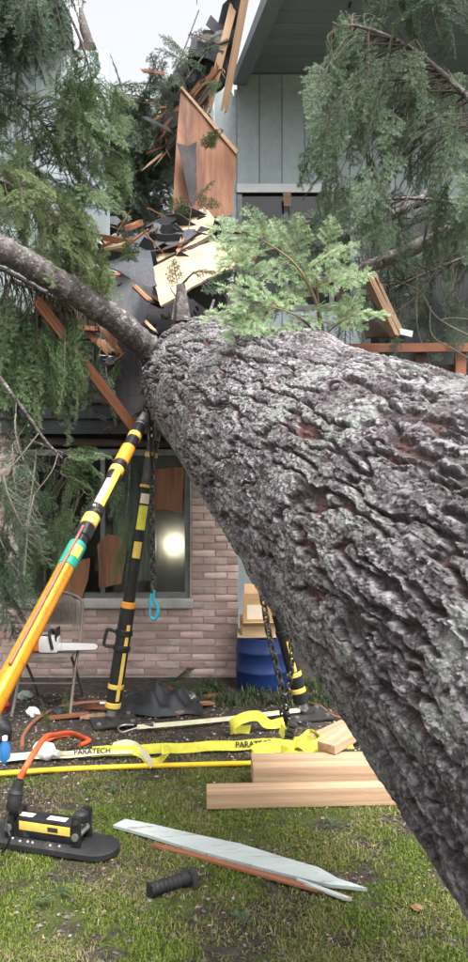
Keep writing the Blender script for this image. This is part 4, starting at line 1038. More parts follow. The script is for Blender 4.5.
for a in (-.7, .0, .8):                                     # holes and buttons in the tip
    for z in (L1-.03, L1-.07):
        b = MB(); ctr = M1 @ V(.032*math.cos(fa+a), .032*math.sin(fa+a), z); bm = bmesh.new(); bmesh.ops.create_uvsphere(bm, u_segments=8, v_segments=6, radius=.009)
        b.bm(bm, Matrix.Translation(ctr), True); b.build('pin', M_['rubber'], s1)
for z, a in ((zB+.02, -.2), (zA-.09, .3), (zA+.02, -.5)):
    ctr = M1 @ V(.043*math.cos(fa+a), .043*math.sin(fa+a), z); b = MB(); bm = bmesh.new(); bmesh.ops.create_uvsphere(bm, u_segments=8, v_segments=6, radius=.009); b.bm(bm, Matrix.Translation(ctr), True); b.build('button', M_['plasticwhite'], s1)
hp = [M1 @ V(.052*math.cos(fa-.4), .052*math.sin(fa-.4), zz(75, 545)-z) for z in (-.09, -.03, .05, .2, .45, .8)]
b = MB(); b.tube(catmull(hp, 6), .008, 8); tag(b.build('air_line', M_['hosebrown']), 'thin brown air line running along the orange tube', 'hose')

# 2: black strut in the middle
B2 = PG(111, 722); T2 = P(156, 425, 4.98)
L2 = (T2-B2).length
def z2(py):
    return min((abs((481-F*(q.z-CAMZ)/q.y)-py), k) for k in range(600) for q in [B2.lerp(T2, k/600)])[1]/600*L2
s2, M2, _ = strut('black strut with yellow bands standing before the brick wall in the middle', B2+V(0, 0, .03), T2, [
    ('tube', .06, z2(612), .050, 'black'), ('foot', 0, .07, .032, 'steel'), ('yellow_ring', z2(712), z2(706), .053, 'yellow'), ('yellow_ring', z2(693), z2(688), .053, 'yellow'),
    ('orange_ring', z2(624), z2(606), .046, 'orangeband'), ('clamp_collar', z2(640), z2(634), .058, 'black'), ('clamp_collar', z2(655), z2(650), .058, 'black'),
    ('upper_tube', z2(606), z2(490), .041, 'black'), ('extension_tube', z2(490), z2(445), .040, 'darksteel'), ('yellow_ring', z2(462), z2(457), .043, 'yellow'), ('head_tube', z2(445), z2(432), .042, 'steel'), ('ring', z2(545), z2(541), .047, 'black'), ('yellow_ring', z2(492), z2(489), .047, 'yellow'),
    ('tip', z2(432), L2-.005, .040, 'steel', .028)])
fa2 = face_angle(M2)
MB().patch(.0415, z2(534), z2(510), fa2-.7, fa2+.8, M=M2).build('label', M_['strap'], s2)
MB().patch(.0415, z2(508), z2(498), fa2-.7, fa2+.8, M=M2).build('label', M_['cartonwh'], s2)
MB().patch(.0415, z2(562), z2(546), fa2-.6, fa2+.7, M=M2).build('label', M_['yellow'], s2)
MB().patch(.0505, z2(704), z2(656), fa2+.25, fa2+.75, M=M2).build('stripe', M_['yellow'], s2)
MB().patch(.0505, z2(649), z2(628), fa2+.25, fa2+.75, M=M2).build('stripe', M_['yellow'], s2)
hx = [M2 @ V(.055*math.cos(a), .055*math.sin(a), z) for a, z in ((fa2-1.5, z2(652)), (fa2-1.5, z2(637)))]
lft = (M2.to_3x3() @ V(math.cos(fa2-1.5), math.sin(fa2-1.5), 0)).normalized()
b = MB(); b.tube(catmull([hx[0], hx[0]+lft*.05+V(0, 0, .0), hx[0]+lft*.062+V(0, 0, .02), hx[1]+lft*.062-V(0, 0, .01), hx[1]+lft*.05+V(0, 0, .01), hx[1]], 5), .011, 8); b.build('handle', M_['rubber'], s2)
# 3: right strut half behind the trunk
B3 = PG(304, 716); T3 = V(.0, 5.05, 1.86)
L3 = (T3-B3).length
def z3(py):
    return min((abs((481-F*(q.z-CAMZ)/q.y)-py), k) for k in range(600) for q in [B3.lerp(T3, k/600)])[1]/600*L3
s3, M3, _ = strut('black strut with yellow rings beside the blue drum, half hidden by the trunk', B3+V(0, 0, .03), T3, [
    ('tube', .06, z3(618), .048, 'black'), ('foot', 0, .07, .035, 'steel'), ('yellow_ring', z3(697), z3(692), .051, 'yellow'), ('yellow_ring', z3(681), z3(676), .051, 'yellow'),
    ('orange_ring', z3(618), z3(606), .045, 'orangeband'), ('upper_tube', z3(606), L3-.05, .041, 'black'), ('collar', z3(640), z3(634), .055, 'black'), ('tip', L3-.08, L3, .038, 'steel')])
fa3 = face_angle(M3)
MB().patch(.0485, z3(675), z3(645), fa3+.05, fa3+.5, M=M3).build('stripe', M_['yellow'], s3)
# base plates of the two standing struts
for p, lab in ((B2, 'flat steel base plate under the middle black strut'), (B3, 'flat steel base plate under the right black strut')):
    M = Matrix.Translation(p+V(.02, 0, 0)) @ Matrix.Rotation(.3, 4, 'Z')
    t = thing('base_plate', lab, 'base plate', p, 'strut base plates'); MB().bbox((-.15, -.13, 0), (.15, .13, .022), .006, M).build('plate', M_['darksteel'], t)
    b = MB(); b.lathe([(.055, .018), (.055, .045), (.04, .05)], 20, M); b.build('socket', M_['darksteel'], t)
    for x, y in ((-.11, -.09), (.11, -.09), (.11, .09), (-.11, .09)):
        b = MB(); b.lathe([(.016, .02), (.016, .032), (.012, .034)], 8, M @ Matrix.Translation((x, y, 0))); b.build('bolt', M_['steel'], t)
# ------------------------------------------------------------------ chains
def chain(name, label, pts, link=.042, wire=.0065, m='darksteel', parent=None):
    poly = catmull(pts, 24); b = MB(); d = 0; k = 0; nxt = 0; last = poly[0]
    for i in range(1, len(poly)):
        seg = (poly[i]-last).length; d += seg; last = poly[i]
        if d >= nxt:
            dirn = (poly[i]-poly[i-1]).normalized(); M = axis_matrix(poly[i], poly[i]+dirn, V(.2, 1, .1)) @ Matrix.Rotation(math.pi/2*(k % 2)+.5, 4, 'X')
            ring = [M @ V(math.copysign(link*.26, math.cos(t))*(1 if abs(math.cos(t)) > .2 else 0)+math.cos(t)*link*.32, math.sin(t)*link*.34, 0) for t in np.linspace(0, 2*math.pi, 13)]
            b.tube(ring, wire, 6, False); nxt += link*.83; k += 1
    return tag(b.build(name, M_[m], parent), label, 'chain') if label else b.build(name, M_[m], parent)
ch = thing('hanging_chain', 'dark chain hanging straight down from under the trunk with a bright blue hook', 'chain', P(154, 605, 4.85))
chain('links', None, [P(151, 415, 4.86), P(152.5, 470, 4.85), P(152, 530, 4.85), P(153.5, 590, 4.85)], .05, .007, parent=ch)
b = MB(); hk = [P(154, 590, 4.85), P(154, 600, 4.85), P(157.5, 606, 4.85), P(157.5, 614, 4.85), P(154, 619, 4.85), P(150.5, 616, 4.85), P(150.2, 608, 4.85)]
b.tube(catmull(hk, 6), [.008]*10+[.012]*20+[.007]*7, 8); b.build('hook', M_['cyan'], ch)
b = MB(); b.tube(catmull([P(151.5, 594, 4.84), P(150.5, 602, 4.84), P(151.5, 607, 4.84)], 5), .009, 8); b.build('latch', M_['cyan'], ch)
chain('hanging_chain', 'rusty chain running down from the trunk beside the right strut', [P(255, 560, 4.55), P(263, 600, 4.6), P(270, 640, 4.62), P(277, 668, 4.65), P(284, 700, 4.7), PG(289, 722, .01)], .055, .0075)
chain('hanging_chain', 'dark chain wrapped round the foot of the right strut', [P(288, 625, 4.82), P(292, 660, 4.84), P(288, 690, 4.85), P(282, 712, 4.85), PG(290, 722, .01), PG(306, 724, .01)], .045, .0065)
# ------------------------------------------------------------------ straps
def text_mesh(txt, size, M, m, name, parent):
    cu = bpy.data.curves.new('lettering', 'FONT'); cu.body = txt; cu.size = size; cu.extrude = .0004; cu.offset = size*.022; cu.align_x = 'CENTER'; cu.align_y = 'CENTER'
    o = bpy.data.objects.new('lettering', cu); COL.objects.link(o); dg = bpy.context.evaluated_depsgraph_get(); dg.update()
    me = bpy.data.meshes.new_from_object(o.evaluated_get(dg)); bpy.data.objects.remove(o); me.name = name; me.materials.clear(); me.materials.append(m)
    return place(bpy.data.objects.new(name, me), M, parent)
st = thing('ratchet_strap', 'broad bright yellow strap stretched across the mud with black lettering', 'strap', PG(180, 756))
A_, B_ = PG(92, 752, .035), PG(290, 742.5, .03)
n = 14; pts = [A_.lerp(B_, i/n)+V(0, 0, .004*math.sin(i*1.7)) for i in range(n+1)]
b = MB(); b.ribbon(pts, [V(0, .38+.1*math.sin(i*.9), .92) for i in range(n+1)], .056); b.build('webbing', M_['strap'], st)
pts2 = [PG(-25, 757, .03).lerp(A_, i/n) for i in range(n+1)]
b = MB(); b.ribbon(pts2, [V(0, .75, .5+.3*math.sin(i)) for i in range(n+1)], .035); b.build('webbing', M_['strappale'], st)
pts3 = [PG(-25, 761, .02).lerp(PG(140, 751, .03), i/n)+V(0, 0, -.004*math.sin(i)) for i in range(n+1)]
b = MB(); b.ribbon(pts3, [V(0, .8, .45)]*(n+1), .03); b.build('webbing', M_['strappale'], st)
def on_strap(px, p0, p1, width_dir, off):
    t = (px-(234+F*p0.x/p0.y))/((234+F*p1.x/p1.y)-(234+F*p0.x/p0.y)); p = p0.lerp(p1, t)
    xd = (p1-p0).normalized(); zd = xd.cross(width_dir).normalized()
    if zd.y > 0: zd = -zd
    yd = zd.cross(xd); M = Matrix((xd, yd, zd)).transposed().to_4x4(); M.translation = p+zd*off; return M
text_mesh('PARATECH', .046, on_strap(253, A_, B_, V(0, .38, .92), .008), M_['ink'], 'lettering', st)
text_mesh('PARATECH', .042, on_strap(92, PG(40, 754, .035), PG(150, 749, .035), V(0, .5, .9), .014), M_['ink'], 'lettering', st)
# a slack loop on the strap
lo = [(133, 748), (142, 757), (150, 764), (160, 763), (168, 752), (169, 738), (162, 733), (166, 744)]
pts = catmull([PG(x, y_ if y_ > 748 else 752, .02+max(0, 752-y_)*.006)+V(0, .02*(i % 2), .01) for i, (x, y_) in enumerate(lo)], 5)
b = MB(); b.ribbon(pts, [V(.35*math.sin(i*.2), .65, .75) for i in range(len(pts))], .05); tag(b.build('strap_loop', M_['strap']), 'slack yellow strap loop drooping in front of the broad strap', 'strap')
lo = [(112, 738), (124, 735), (136, 738), (146, 748), (152, 757)]
pts = catmull([PG(x, y_+8, .05) for x, y_ in lo], 5); b = MB(); b.ribbon(pts, [V(.2, .7, .6)]*len(pts), .045); tag(b.build('strap_loop', M_['strappale']), 'pale strap end folded over behind the broad strap', 'strap')
# thin strap behind
ts = thing('ratchet_strap', 'thin pale strap running from a steel hook by the middle strut to the right strut', 'strap', PG(140, 727))
pts = [PG(137, 727, .03).lerp(PG(300, 710, .05), i/10)+V(0, 0, -.008*math.sin(math.pi*i/10)) for i in range(11)]
b = MB(); b.ribbon(pts, [V(0, .75, .6)]*11, .034); b.build('webbing', M_['strappale'], ts)
b = MB(); b.tube(catmull([PG(139, 727, .03), PG(130, 730, .02), PG(122, 732, .012), PG(118, 728, .015), PG(124, 725, .02), PG(134, 725, .025)], 5), .006, 8); b.build('hook', M_['steel'], ts)
MB().bbox((-.05, -.022, 0), (.05, .022, .03), .006, Matrix.Translation(PG(146, 728, .01))).build('ratchet', M_['darksteel'], ts)
# heap of strap at the right
def heap(label, pts, w_, mats='strap', tilt=None):
    q_ = catmull([PG(x, y_, z_) for x, y_, z_ in pts], 7); b = MB(); nn = len(q_)
    b.ribbon(q_, [V(.45*math.sin(i*.22+len(pts)), .35, .8+.3*math.cos(i*.27)) for i in range(nn)], w_*1.25, .003)
    tag(b.build('strap_coil', M_[mats]), label, 'strap', 'yellow straps heaped by the right strut')
heap('yellow strap loop standing up at the left of the heap', [(250, 730, .02), (234, 730, .03), (231, 726, .08), (243, 718, .13), (258, 716, .11), (268, 724, .05), (284, 722, .05)], .05)
heap('yellow strap folded flat in a box shape before the heap', [(298, 758, .03), (268, 760, .03), (253, 757, .04), (257, 750, .06), (282, 746, .07), (302, 748, .06)], .055)
heap('yellow strap twisting over the top of the heap beside the right strut', [(280, 728, .05), (294, 742, .06), (312, 734, .10), (322, 742, .12), (304, 750, .10), (326, 746, .10), (346, 740, .08)], .05)
heap('crumpled yellow strap end running over the lumber at the right', [(300, 757, .05), (314, 752, .09), (328, 748, .11), (342, 744, .10), (352, 744, .08)], .045)
heap('yellow strap bunched in tight folds right of the dark ratchet', [(292, 748, .05), (300, 742, .10), (306, 748, .06), (312, 740, .11), (316, 748, .07), (322, 740, .11), (330, 746, .08)], .05)
heap('yellow strap lying in a broad fold on the mud before the ratchet', [(270, 744, .04), (284, 752, .05), (300, 758, .06), (316, 755, .08), (330, 752, .09)], .055)
heap('yellow strap tail lying low between heap and lumber', [(296, 760, .02), (306, 757, .05), (318, 756, .06), (330, 748, .06), (338, 742, .06)], .04)
b = MB(); mm = Matrix.Translation(PG(286, 745, .03)) @ Matrix.Rotation(.3, 4, 'Y')
for k in range(5): b.bbox((-.025, -.03+.0, k*.03), (.025, .03, k*.03+.022), .004, mm @ Matrix.Rotation(.15*(-1)**k, 4, 'Z'))
tag(b.build('strap_ratchet', M_['darksteel']), 'dark steel ratchet standing among the yellow straps', 'ratchet')
b = MB(); mm = Matrix.Translation(PG(309, 757, .03)) @ Matrix.Rotation(.5, 4, 'Z'); b.bbox((-.04, -.02, 0), (.04, .02, .03), .005, mm); b.tube([mm @ V(-.04, -.03, .02), mm @ V(-.04, .03, .02)], .01, 8); b.tube([mm @ V(.03, -.03, .035), mm @ V(.03, .03, .035)], .009, 8)
tag(b.build('strap_ratchet', M_['darksteel']), 'dark steel buckle lying at the front of the strap heap', 'ratchet')
# ------------------------------------------------------------------ hoses
def hose(name, label, pts, r, m, n=8):
    b = MB(); b.tube(catmull(pts, n), r, 10); return tag(b.build(name, M_[m]), label, 'hose')
hose('air_hose', 'yellow air hose lying straight across the mud in front of the straps', [PG(-60, 777, .016), PG(0, 773.5, .016), PG(60, 769.5, .016), PG(130, 766.5, .016), PG(200, 764.5, .016), PG(262, 763, .016), PG(320, 762, .016)], .0145, 'hoseyel')
hose('air_hose', 'brown hose curving over the mud toward the middle strut', [PG(22, 748, .01), PG(24, 735, .012), PG(36, 720, .012), PG(56, 709, .02), PG(76, 704, .05), PG(96, 702, .06), PG(106, 702, .05)], .013, 'hosebrown')
hose('air_hose', 'orange red hose rising from the black jack and bending right', [P(20, 778, 3.28), P(27, 765, 3.3), P(36, 750, 3.4), P(46, 737, 3.6), P(55, 735, 3.9), P(70, 733, 4.3), PG(84, 738, .02), PG(89, 741, .012), PG(80, 745, .012)], .014, 'hosered')
hose('air_hose', 'red hose lying beyond the hose bend at the left', [PG(38, 752, .012), PG(46, 742, .012), PG(60, 736, .012), PG(80, 735, .012)], .012, 'hosered')
hose('air_hose', 'thin red brown hose behind the right strut', [PG(306, 702, .012), PG(320, 706, .01), PG(330, 714, .012), PG(345, 718, .012), PG(370, 712, .012)], .009, 'hosebrown')
b = MB(); b.tube([P(62+x, 702, 4.9) if 0 else PG(100, 703, .05), PG(107, 703, .05)], .017, 8); tag(b.build('hose_coupling', M_['steel']), 'steel coupling on the end of the brown hose', 'coupling')
# ------------------------------------------------------------------ black jack with yellow label, lower left
jk = thing('lifting_jack', 'black hinged base with yellow labelled cylinder lying on the grass', 'jack', PG(40, 845))
J0, J1 = PG(-22, 829, .02), PG(118, 850, .02)
jd = (J1-J0).normalized(); js = V(0, 0, 1).cross(jd).normalized(); jl = (J1-J0).length
MJ = Matrix((jd, js, V(0, 0, 1))).transposed().to_4x4(); MJ.translation = (J0+J1)/2; MJ.translation.z = .005
b = MB(); ol = []; hw = .095; hl = jl/2
for a in np.linspace(-math.pi/2, math.pi/2, 13): ol.append((hl-hw+hw*math.cos(a), hw*math.sin(a)))
for a in np.linspace(math.pi/2, 1.5*math.pi, 9): ol.append((-hl+.03+.03*math.cos(a), hw*math.sin(a)))
k = len(ol); prof = ((0, .0), (0, .022), (.008, .028))
vs = [MJ @ V(x*(1-i_/hl), y_*(1-i_/hw), z_) for i_, z_ in prof for x, y_ in ol]
b.add(vs, [tuple(range(k))[::-1], tuple(range(2*k, 3*k))]+[(r*k+i, r*k+(i+1) % k, (r+1)*k+(i+1) % k, (r+1)*k+i) for r in (0, 1) for i in range(k)]); b.build('base', M_['rubber'], jk)
cx0, cx1 = -.13, .155
b = MB(); b.bbox((cx0, -.045, .028), (cx1, .045, .118), .02, MJ); cyl = b.build('cylinder', M_['black'], jk)
MB().bbox((cx0+.025, -.0475, .066), (cx1-.012, -.0452, .104), .0008, MJ).build('label', M_['orangeband' if 0 else 'yellow'], cyl)
MB().box((.035, -.0482, .074), (.085, -.0476, .094), MJ).build('label_print', M_['ink'], cyl)
for x in (-.10, .06): MB().bbox((x-.04, -.03, .1182), (x+.05, .005, .1192), .0003, MJ).build('label', M_['cartonwh'], cyl)
for x in (cx0-.018, cx1+.022):
    for y_ in (-.052, .052):
        b = MB(); b.bbox((x-.02, y_-.009, .02), (x+.02, y_+.009, .16 if x > 0 else .13), .006, MJ @ Matrix.Translation((x*.0, 0, 0))); b.build('bracket', M_['black'], jk)
    b = MB(); b.tube([MJ @ V(x, -.07, .075), MJ @ V(x, .07, .075)], .016, 12); b.build('pivot', M_['steel'], jk)
    b = MB(); b.tube([MJ @ V(x, -.065, .135 if x > 0 else .115), MJ @ V(x, .065, .135 if x > 0 else .115)], .011, 10); b.build('pin', M_['darksteel'], jk)
b = MB(); b.lathe([(.028, .12), (.033, .13), (.033, .155), (.022, .165)], 16, MJ @ Matrix.Translation((cx1+.022, -.01, 0))); b.build('knob', M_['rubber'], jk)
b = MB(); b.tube(catmull([MJ @ V(cx0-.02, 0, .1), P(14, 806, 3.26), P(16, 793, 3.27), P(19, 780, 3.28)], 4), [.03]*4+[.034, .03, .034, .03, .034]+[.024]*4, 12); b.build('coupling', M_['rubber'], jk)
for k in range(9):
    x = R.uniform(-.2, .25); bm = bmesh.new(); bmesh.ops.create_uvsphere(bm, u_segments=8, v_segments=5, radius=.008); b = MB(); b.bm(bm, MJ @ Matrix.Translation((x, R.choice([-1, 1])*R.uniform(.06, .08), .03)), True); b.build('bolt', M_['steel'], jk)
hose('hydraulic_line', 'thin black line curling from the jack at the left edge', [P(8, 812, 3.2), P(6, 826, 3.1), P(10, 838, 3.05), PG(2, 852, .01), PG(-20, 868, .01)], .005, 'rubber')
# ------------------------------------------------------------------ lumber
def timber(label, p0, p1, w_, h_):
    M = axis_matrix(p0, p1); L = (p1-p0).length; b = MB(); b.bbox((0, -w_/2, -h_/2), (L, w_/2, h_/2), .004)
    b.v = [v+V(0, 0, 0) for v in b.v]
    return tag(b.build('timber', M_['lumber'], None, M), label, 'timber', 'fresh timbers by the trunk')
timber('long square timber, nearest of the fresh timbers on the grass', V(-.135, 3.645, .047), V(.95, 3.70, .047), .09, .09)
timber('second fresh timber, just behind the nearest one', V(.095, 3.92, .062), V(1.1, 3.96, .062), .20, .12)
timber('short timber offcut lying slanted on the second timber beside the straps', V(.50, 4.02, .15), V(.68, 4.2, .18), .12, .05)
timber('fresh board leaning behind the slanted offcut, partly under the straps', V(.46, 4.3, .06), V(.82, 4.55, .13), .10, .10)
# ------------------------------------------------------------------ painted board on the grass and black grip
pb = sheet('painted_board', [PG(113, 825, .02), PG(125, 819, .025), PG(240, 843, .03), PG(318, 867, .03), PG(338, 879, .03), PG(367, 889, .012), PG(330, 885, .02), PG(250, 864, .025), PG(170, 842, .02)], .014, M_['palegreen'], None, .002, 2, 21)
tag(pb, 'long pale grey green painted board lying on the grass', 'board')
t = plank('split_lath', PG(150, 843, .006), PG(352, 899, .012), .03, .012, M_['redwood'], None, j0=.1, j1=.2); tag(t, 'split raw wood lath lying under the painted board', 'lath')
t = plank('split_lath', PG(290, 877, .022), PG(353, 901, .01), .022, .01, M_['palegreen'], None, j0=.1, j1=.04, strips=3); tag(t, 'thin painted sliver beside the right end of the painted board', 'lath')
gp = thing('tool_grip', 'black ribbed rubber grip lying on the grass', 'grip', PG(172, 893))
g0, g1 = PG(150, 890, .027), PG(190, 877, .03); Mg = axis_matrix(g0, g1, along='Z'); gl = (g1-g0).length
b = MB(); pr = [(.022, 0), (.027, .008)]
for k in range(7): pr += [(.0265, .012+k*gl*.11), (.024, .016+k*gl*.11), (.024, .012+k*gl*.11+gl*.06), (.0265, .016+k*gl*.11+gl*.06)]
pr += [(.030, gl*.86), (.028, gl)]; pr = sorted(pr, key=lambda q_: q_[1]); b.lathe(pr, 18, Mg); b.build('body', M_['rubber'], gp)
b = MB(); b.tube(catmull([g1-V(.01, 0, 0), g1+V(.008, -.01, .03), g1+V(.02, -.02, .008), g1+V(.025, -.03, -.025)], 4), .014, 8); b.build('spout', M_['rubber'], gp)
b = MB(); b.bbox((-.02, -.024, .0), (.02, .024, .012), .004, Mg @ Matrix.Translation((0, 0, -.008))); b.build('end_cap', M_['black'], gp)
# ------------------------------------------------------------------ folding chair with chainsaw
cy_ = 5.25
fc = thing('folding_chair', 'worn brown metal folding chair standing against the brick wall', 'chair', PG(46, 705))
def ctube(nm, pts, r=.011): b = MB(); b.tube(catmull(pts, 5), r, 8); return b.build(nm, M_['chair'], fc)
zs_ = .42
L_, Rr = P(20, 655, 5.15).x, P(74, 655, 5.15).x
ctube('leg', [V(L_-.02, 5.02, 0), V(L_, 5.2, zs_*.7), V(L_+.02, 5.35, zs_+.02), V(L_+.04, 5.42, zs_+.18), V(L_+.10, 5.46, zs_+.32), V((L_+Rr)/2, 5.48, zs_+.36), V(Rr-.02, 5.46, zs_+.31), V(Rr+.0, 5.42, zs_+.18), V(Rr, 5.35, zs_+.02), V(Rr, 5.2, zs_*.7), V(Rr+.0, 5.02, 0)])
ctube('leg', [V(L_+.02, 5.55, 0), V(L_+.02, 5.3, zs_*.6), V(L_+.015, 5.1, zs_-.01)]); ctube('leg', [V(Rr-.02, 5.55, 0), V(Rr-.02, 5.3, zs_*.6), V(Rr-.015, 5.1, zs_-.01)])
ctube('crossbar', [V(L_, 5.12, .2), V((L_+Rr)/2, 5.12, .2), V(Rr, 5.12, .2)], .008); ctube('crossbar', [V(L_+.02, 5.48, .1), V((L_+Rr)/2, 5.48, .1), V(Rr-.02, 5.48, .1)], .008)
b = MB(); b.bbox((L_-.015, 4.98, zs_-.02), (Rr+.015, 5.36, zs_), .012); b.bbox((L_-.015, 4.975, zs_-.045), (Rr+.015, 4.99, zs_-.015), .004); b.build('seat', M_['chair'], fc)
ol = [(L_+.035, zs_+.13), (Rr-.005, zs_+.13), (Rr-.005, zs_+.20), (Rr-.03, zs_+.28), (Rr-.09, zs_+.335), ((L_+Rr)/2, zs_+.35), (L_+.12, zs_+.335), (L_+.06, zs_+.28), (L_+.04, zs_+.20)]
bk = sheet('backrest', [V(x, 5.435+(z_-zs_-.13)*.16, z_) for x, z_ in ol], .006, M_['chair'], fc, .0, 2)
x = L_+.07
while x < Rr-.03:
    MB().box((x, 5.418, zs_+.15), (x+.006, 5.434, zs_+.29)).build('rib', M_['chair'], bk); x += .028
cs = thing('chainsaw', 'white and orange chainsaw lying on the folding chair seat', 'chainsaw', V(P(50, 650, 5.1).x, 5.1, zs_))
sx = P(44, 650, 5.1).x
b = MB(); b.bbox((sx-.03, 5.05, zs_+.003), (sx+.11, 5.15, zs_+.115), .022); b.bbox((sx+.01, 5.055, zs_+.02), (sx+.13, 5.065, zs_+.07), .004); b.build('casing', M_['sawwhite'], cs)
b = MB(); b.bbox((sx-.075, 5.065, zs_+.01), (sx-.015, 5.145, zs_+.10), .02); b.bbox((sx-.03, 5.07, zs_+.08), (sx+.06, 5.14, zs_+.115), .012); b.build('motor_cover', M_['saworange'], cs)
b = MB(); b.tube(catmull([V(sx-.06, 5.1, zs_+.03), V(sx-.15, 5.1, zs_+.03), V(sx-.155, 5.1, zs_+.09), V(sx-.06, 5.1, zs_+.11)], 5), .013, 8); b.build('rear_handle', M_['rubber'], cs)
b = MB(); b.tube(catmull([V(sx+.07, 5.05, zs_+.03), V(sx+.05, 5.05, zs_+.13), V(sx+.05, 5.12, zs_+.15), V(sx+.05, 5.16, zs_+.12), V(sx+.06, 5.16, zs_+.03)], 5), .011, 8); b.build('front_handle', M_['rubber'], cs)
b = MB(); b.bbox((sx+.085, 5.05, zs_+.08), (sx+.10, 5.16, zs_+.17), .006); b.build('hand_guard', M_['rubber'], cs)
bx = P(98, 650, 5.08).x; hh = .026; zc = zs_+.045
ol = [(sx+.12, zc-hh), (bx-.03, zc-hh*.8)]+[(bx-.03+.03*math.cos(a), zc+hh*.8*math.sin(a)) for a in np.linspace(-1.3, 1.3, 7)]+[(bx-.03, zc+hh*.8), (sx+.12, zc+hh)]
br = sheet('bar', [V(x, 5.075, z_) for x, z_ in ol], .005, M_['plasticwhite'], cs, 0, 1)
b = MB(); b.tube([V(x, 5.0775, z_) for x, z_ in ol], .004, 5); b.build('saw_chain', M_['darksteel'], br)
# ------------------------------------------------------------------ blue drum and cartons
DX, DY, DR, DH = .225, 5.79, .208, .40
dr = thing('blue_drum', 'blue plastic drum standing at the corner of the brick wall', 'drum', V(DX, DY, 0))
b = MB(); b.lathe([(DR-.02, -.01), (DR-.004, .01), (DR, .05), (DR, .12), (DR+.006, .13), (DR+.006, .145), (DR, .155), (DR, .27), (DR+.006, .28), (DR+.006, .295), (DR, .305), (DR-.002, DH), (DR-.012, DH), (DR-.014, .08), (.01, .075)], 40, Matrix.Translation((DX, DY, 0))); b.build('body', M_['blue'], dr)
def carton(label, lo, hi, rz, m, flaps, pr=None):
    c = V((lo[0]+hi[0])/2, (lo[1]+hi[1])/2, lo[2]); M = Matrix.Translation(c) @ Matrix.Rotation(rz, 4, 'Z'); a, d, h_ = (hi[0]-lo[0])/2, (hi[1]-lo[1])/2, hi[2]-lo[2]
    t = thing('carton', label, 'carton', c, 'cartons on the blue drum'); w_ = .004
    MB().box((-a, -d, 0), (a, -d+w_, h_), M).box((-a, d-w_, 0), (a, d, h_), M).box((-a, -d+w_, 0), (-a+w_, d-w_, h_), M).box((a-w_, -d+w_, 0), (a, d-w_, h_), M).box((-a+w_, -d+w_, 0), (a-w_, d-w_, w_), M).build('box', M_[m], t)
    for (sgn, tilt) in flaps:
        Mf = M @ Matrix.Translation((0, sgn*d, h_)) @ Matrix.Rotation(tilt, 4, 'X'); MB().box((-a, 0, .0005), (a, sgn*.09, .0045) if sgn > 0 else (a, .0, .0045), Mf).build('flap', M_[m], t) if sgn > 0 else MB().box((-a, -.09, .0005), (a, 0, .0045), Mf).build('flap', M_[m], t)
    if pr:
        MB().box((-a*.75, -d-.0012, h_*.22), (a*.3, -d-.0004, h_*.75), M).build('print', M_[pr], t)
    return t
MB_b = MB(); MB_b.bbox((DX-.20, DY-.14, DH+.001), (DX+.16, DY+.15, DH+.018), .003); tag(MB_b.build('flat_board', M_['plylight']), 'flat pale board lying across the top of the blue drum', 'board')
carton('open brown carton lying squashed on the blue drum', (DX-.17, DY-.12, DH+.02), (DX+.12, DY+.12, DH+.085), .08, 'carton', [(-1, -.5), (1, .4)])
carton('orange printed carton on top of the squashed carton', (DX-.15, DY-.10, DH+.09), (DX+.10, DY+.10, DH+.30), -.06, 'cartonpr', [(1, .9)], 'cartonwh')
# ------------------------------------------------------------------ things inside the lower window
wl = thing('added_glow_lamp', 'added round lamp imitating a soft reflection in the right window pane', 'lamp', V(-.53, 6.62, .9))  # added lamp, stands in for a reflection on the pane
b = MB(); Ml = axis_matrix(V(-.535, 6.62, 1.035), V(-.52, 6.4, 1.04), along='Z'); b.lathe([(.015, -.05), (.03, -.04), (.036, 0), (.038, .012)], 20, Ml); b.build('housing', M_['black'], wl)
b = MB(); b.lathe([(.033, .0125), (.03, .018), (.006, .02)], 20, Ml); b.build('lens', M_['glow_disc'], wl)  # glowing disc of the added lamp
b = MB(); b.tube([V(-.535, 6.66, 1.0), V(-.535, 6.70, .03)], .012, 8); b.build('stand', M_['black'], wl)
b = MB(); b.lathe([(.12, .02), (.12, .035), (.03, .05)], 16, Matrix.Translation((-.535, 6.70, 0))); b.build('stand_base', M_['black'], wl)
wlp = bpy.data.lights.new('added_glow_light', 'POINT'); wlp.energy = .5; wlp.color = (1, .92, .72); wlp.shadow_soft_size = .06  # added point light, widens the imitated reflection
wlo = bpy.data.objects.new('added_glow_light', wlp); place(wlo, Matrix.Translation((-.525, 6.54, 1.04)), wl)
def curtain(label, x0, x1, y, z0, z1, m):
    nx_ = 26; vs = []; 
    for i in range(nx_+1):
        x = x0+(x1-x0)*i/nx_
        for z_ in (z0, z1):
            for o_ in (0, .006): vs.append((x, y+.018*math.sin(i*1.15)+o_, z_))
    fs = []
    for i in range(nx_):
        a = i*4; fs += [(a, a+4, a+6, a+2), (a+1, a+3, a+7, a+5), (a, a+1, a+5, a+4), (a+2, a+6, a+7, a+3)]
    fs += [(0, 2, 3, 1), (nx_*4, nx_*4+1, nx_*4+3, nx_*4+2)]
    b = MB(); b.add(vs, fs, True); tag(b.build('curtain', M_[m]), label, 'curtain')
curtain('pale grey green curtain behind the middle window pane', -1.03, -.67, 6.3, .75, 1.83, 'curtain')
curtain('pale curtain drawn behind the right window pane', -.64, -.40, 7.1, .5, 1.83, 'curtain')
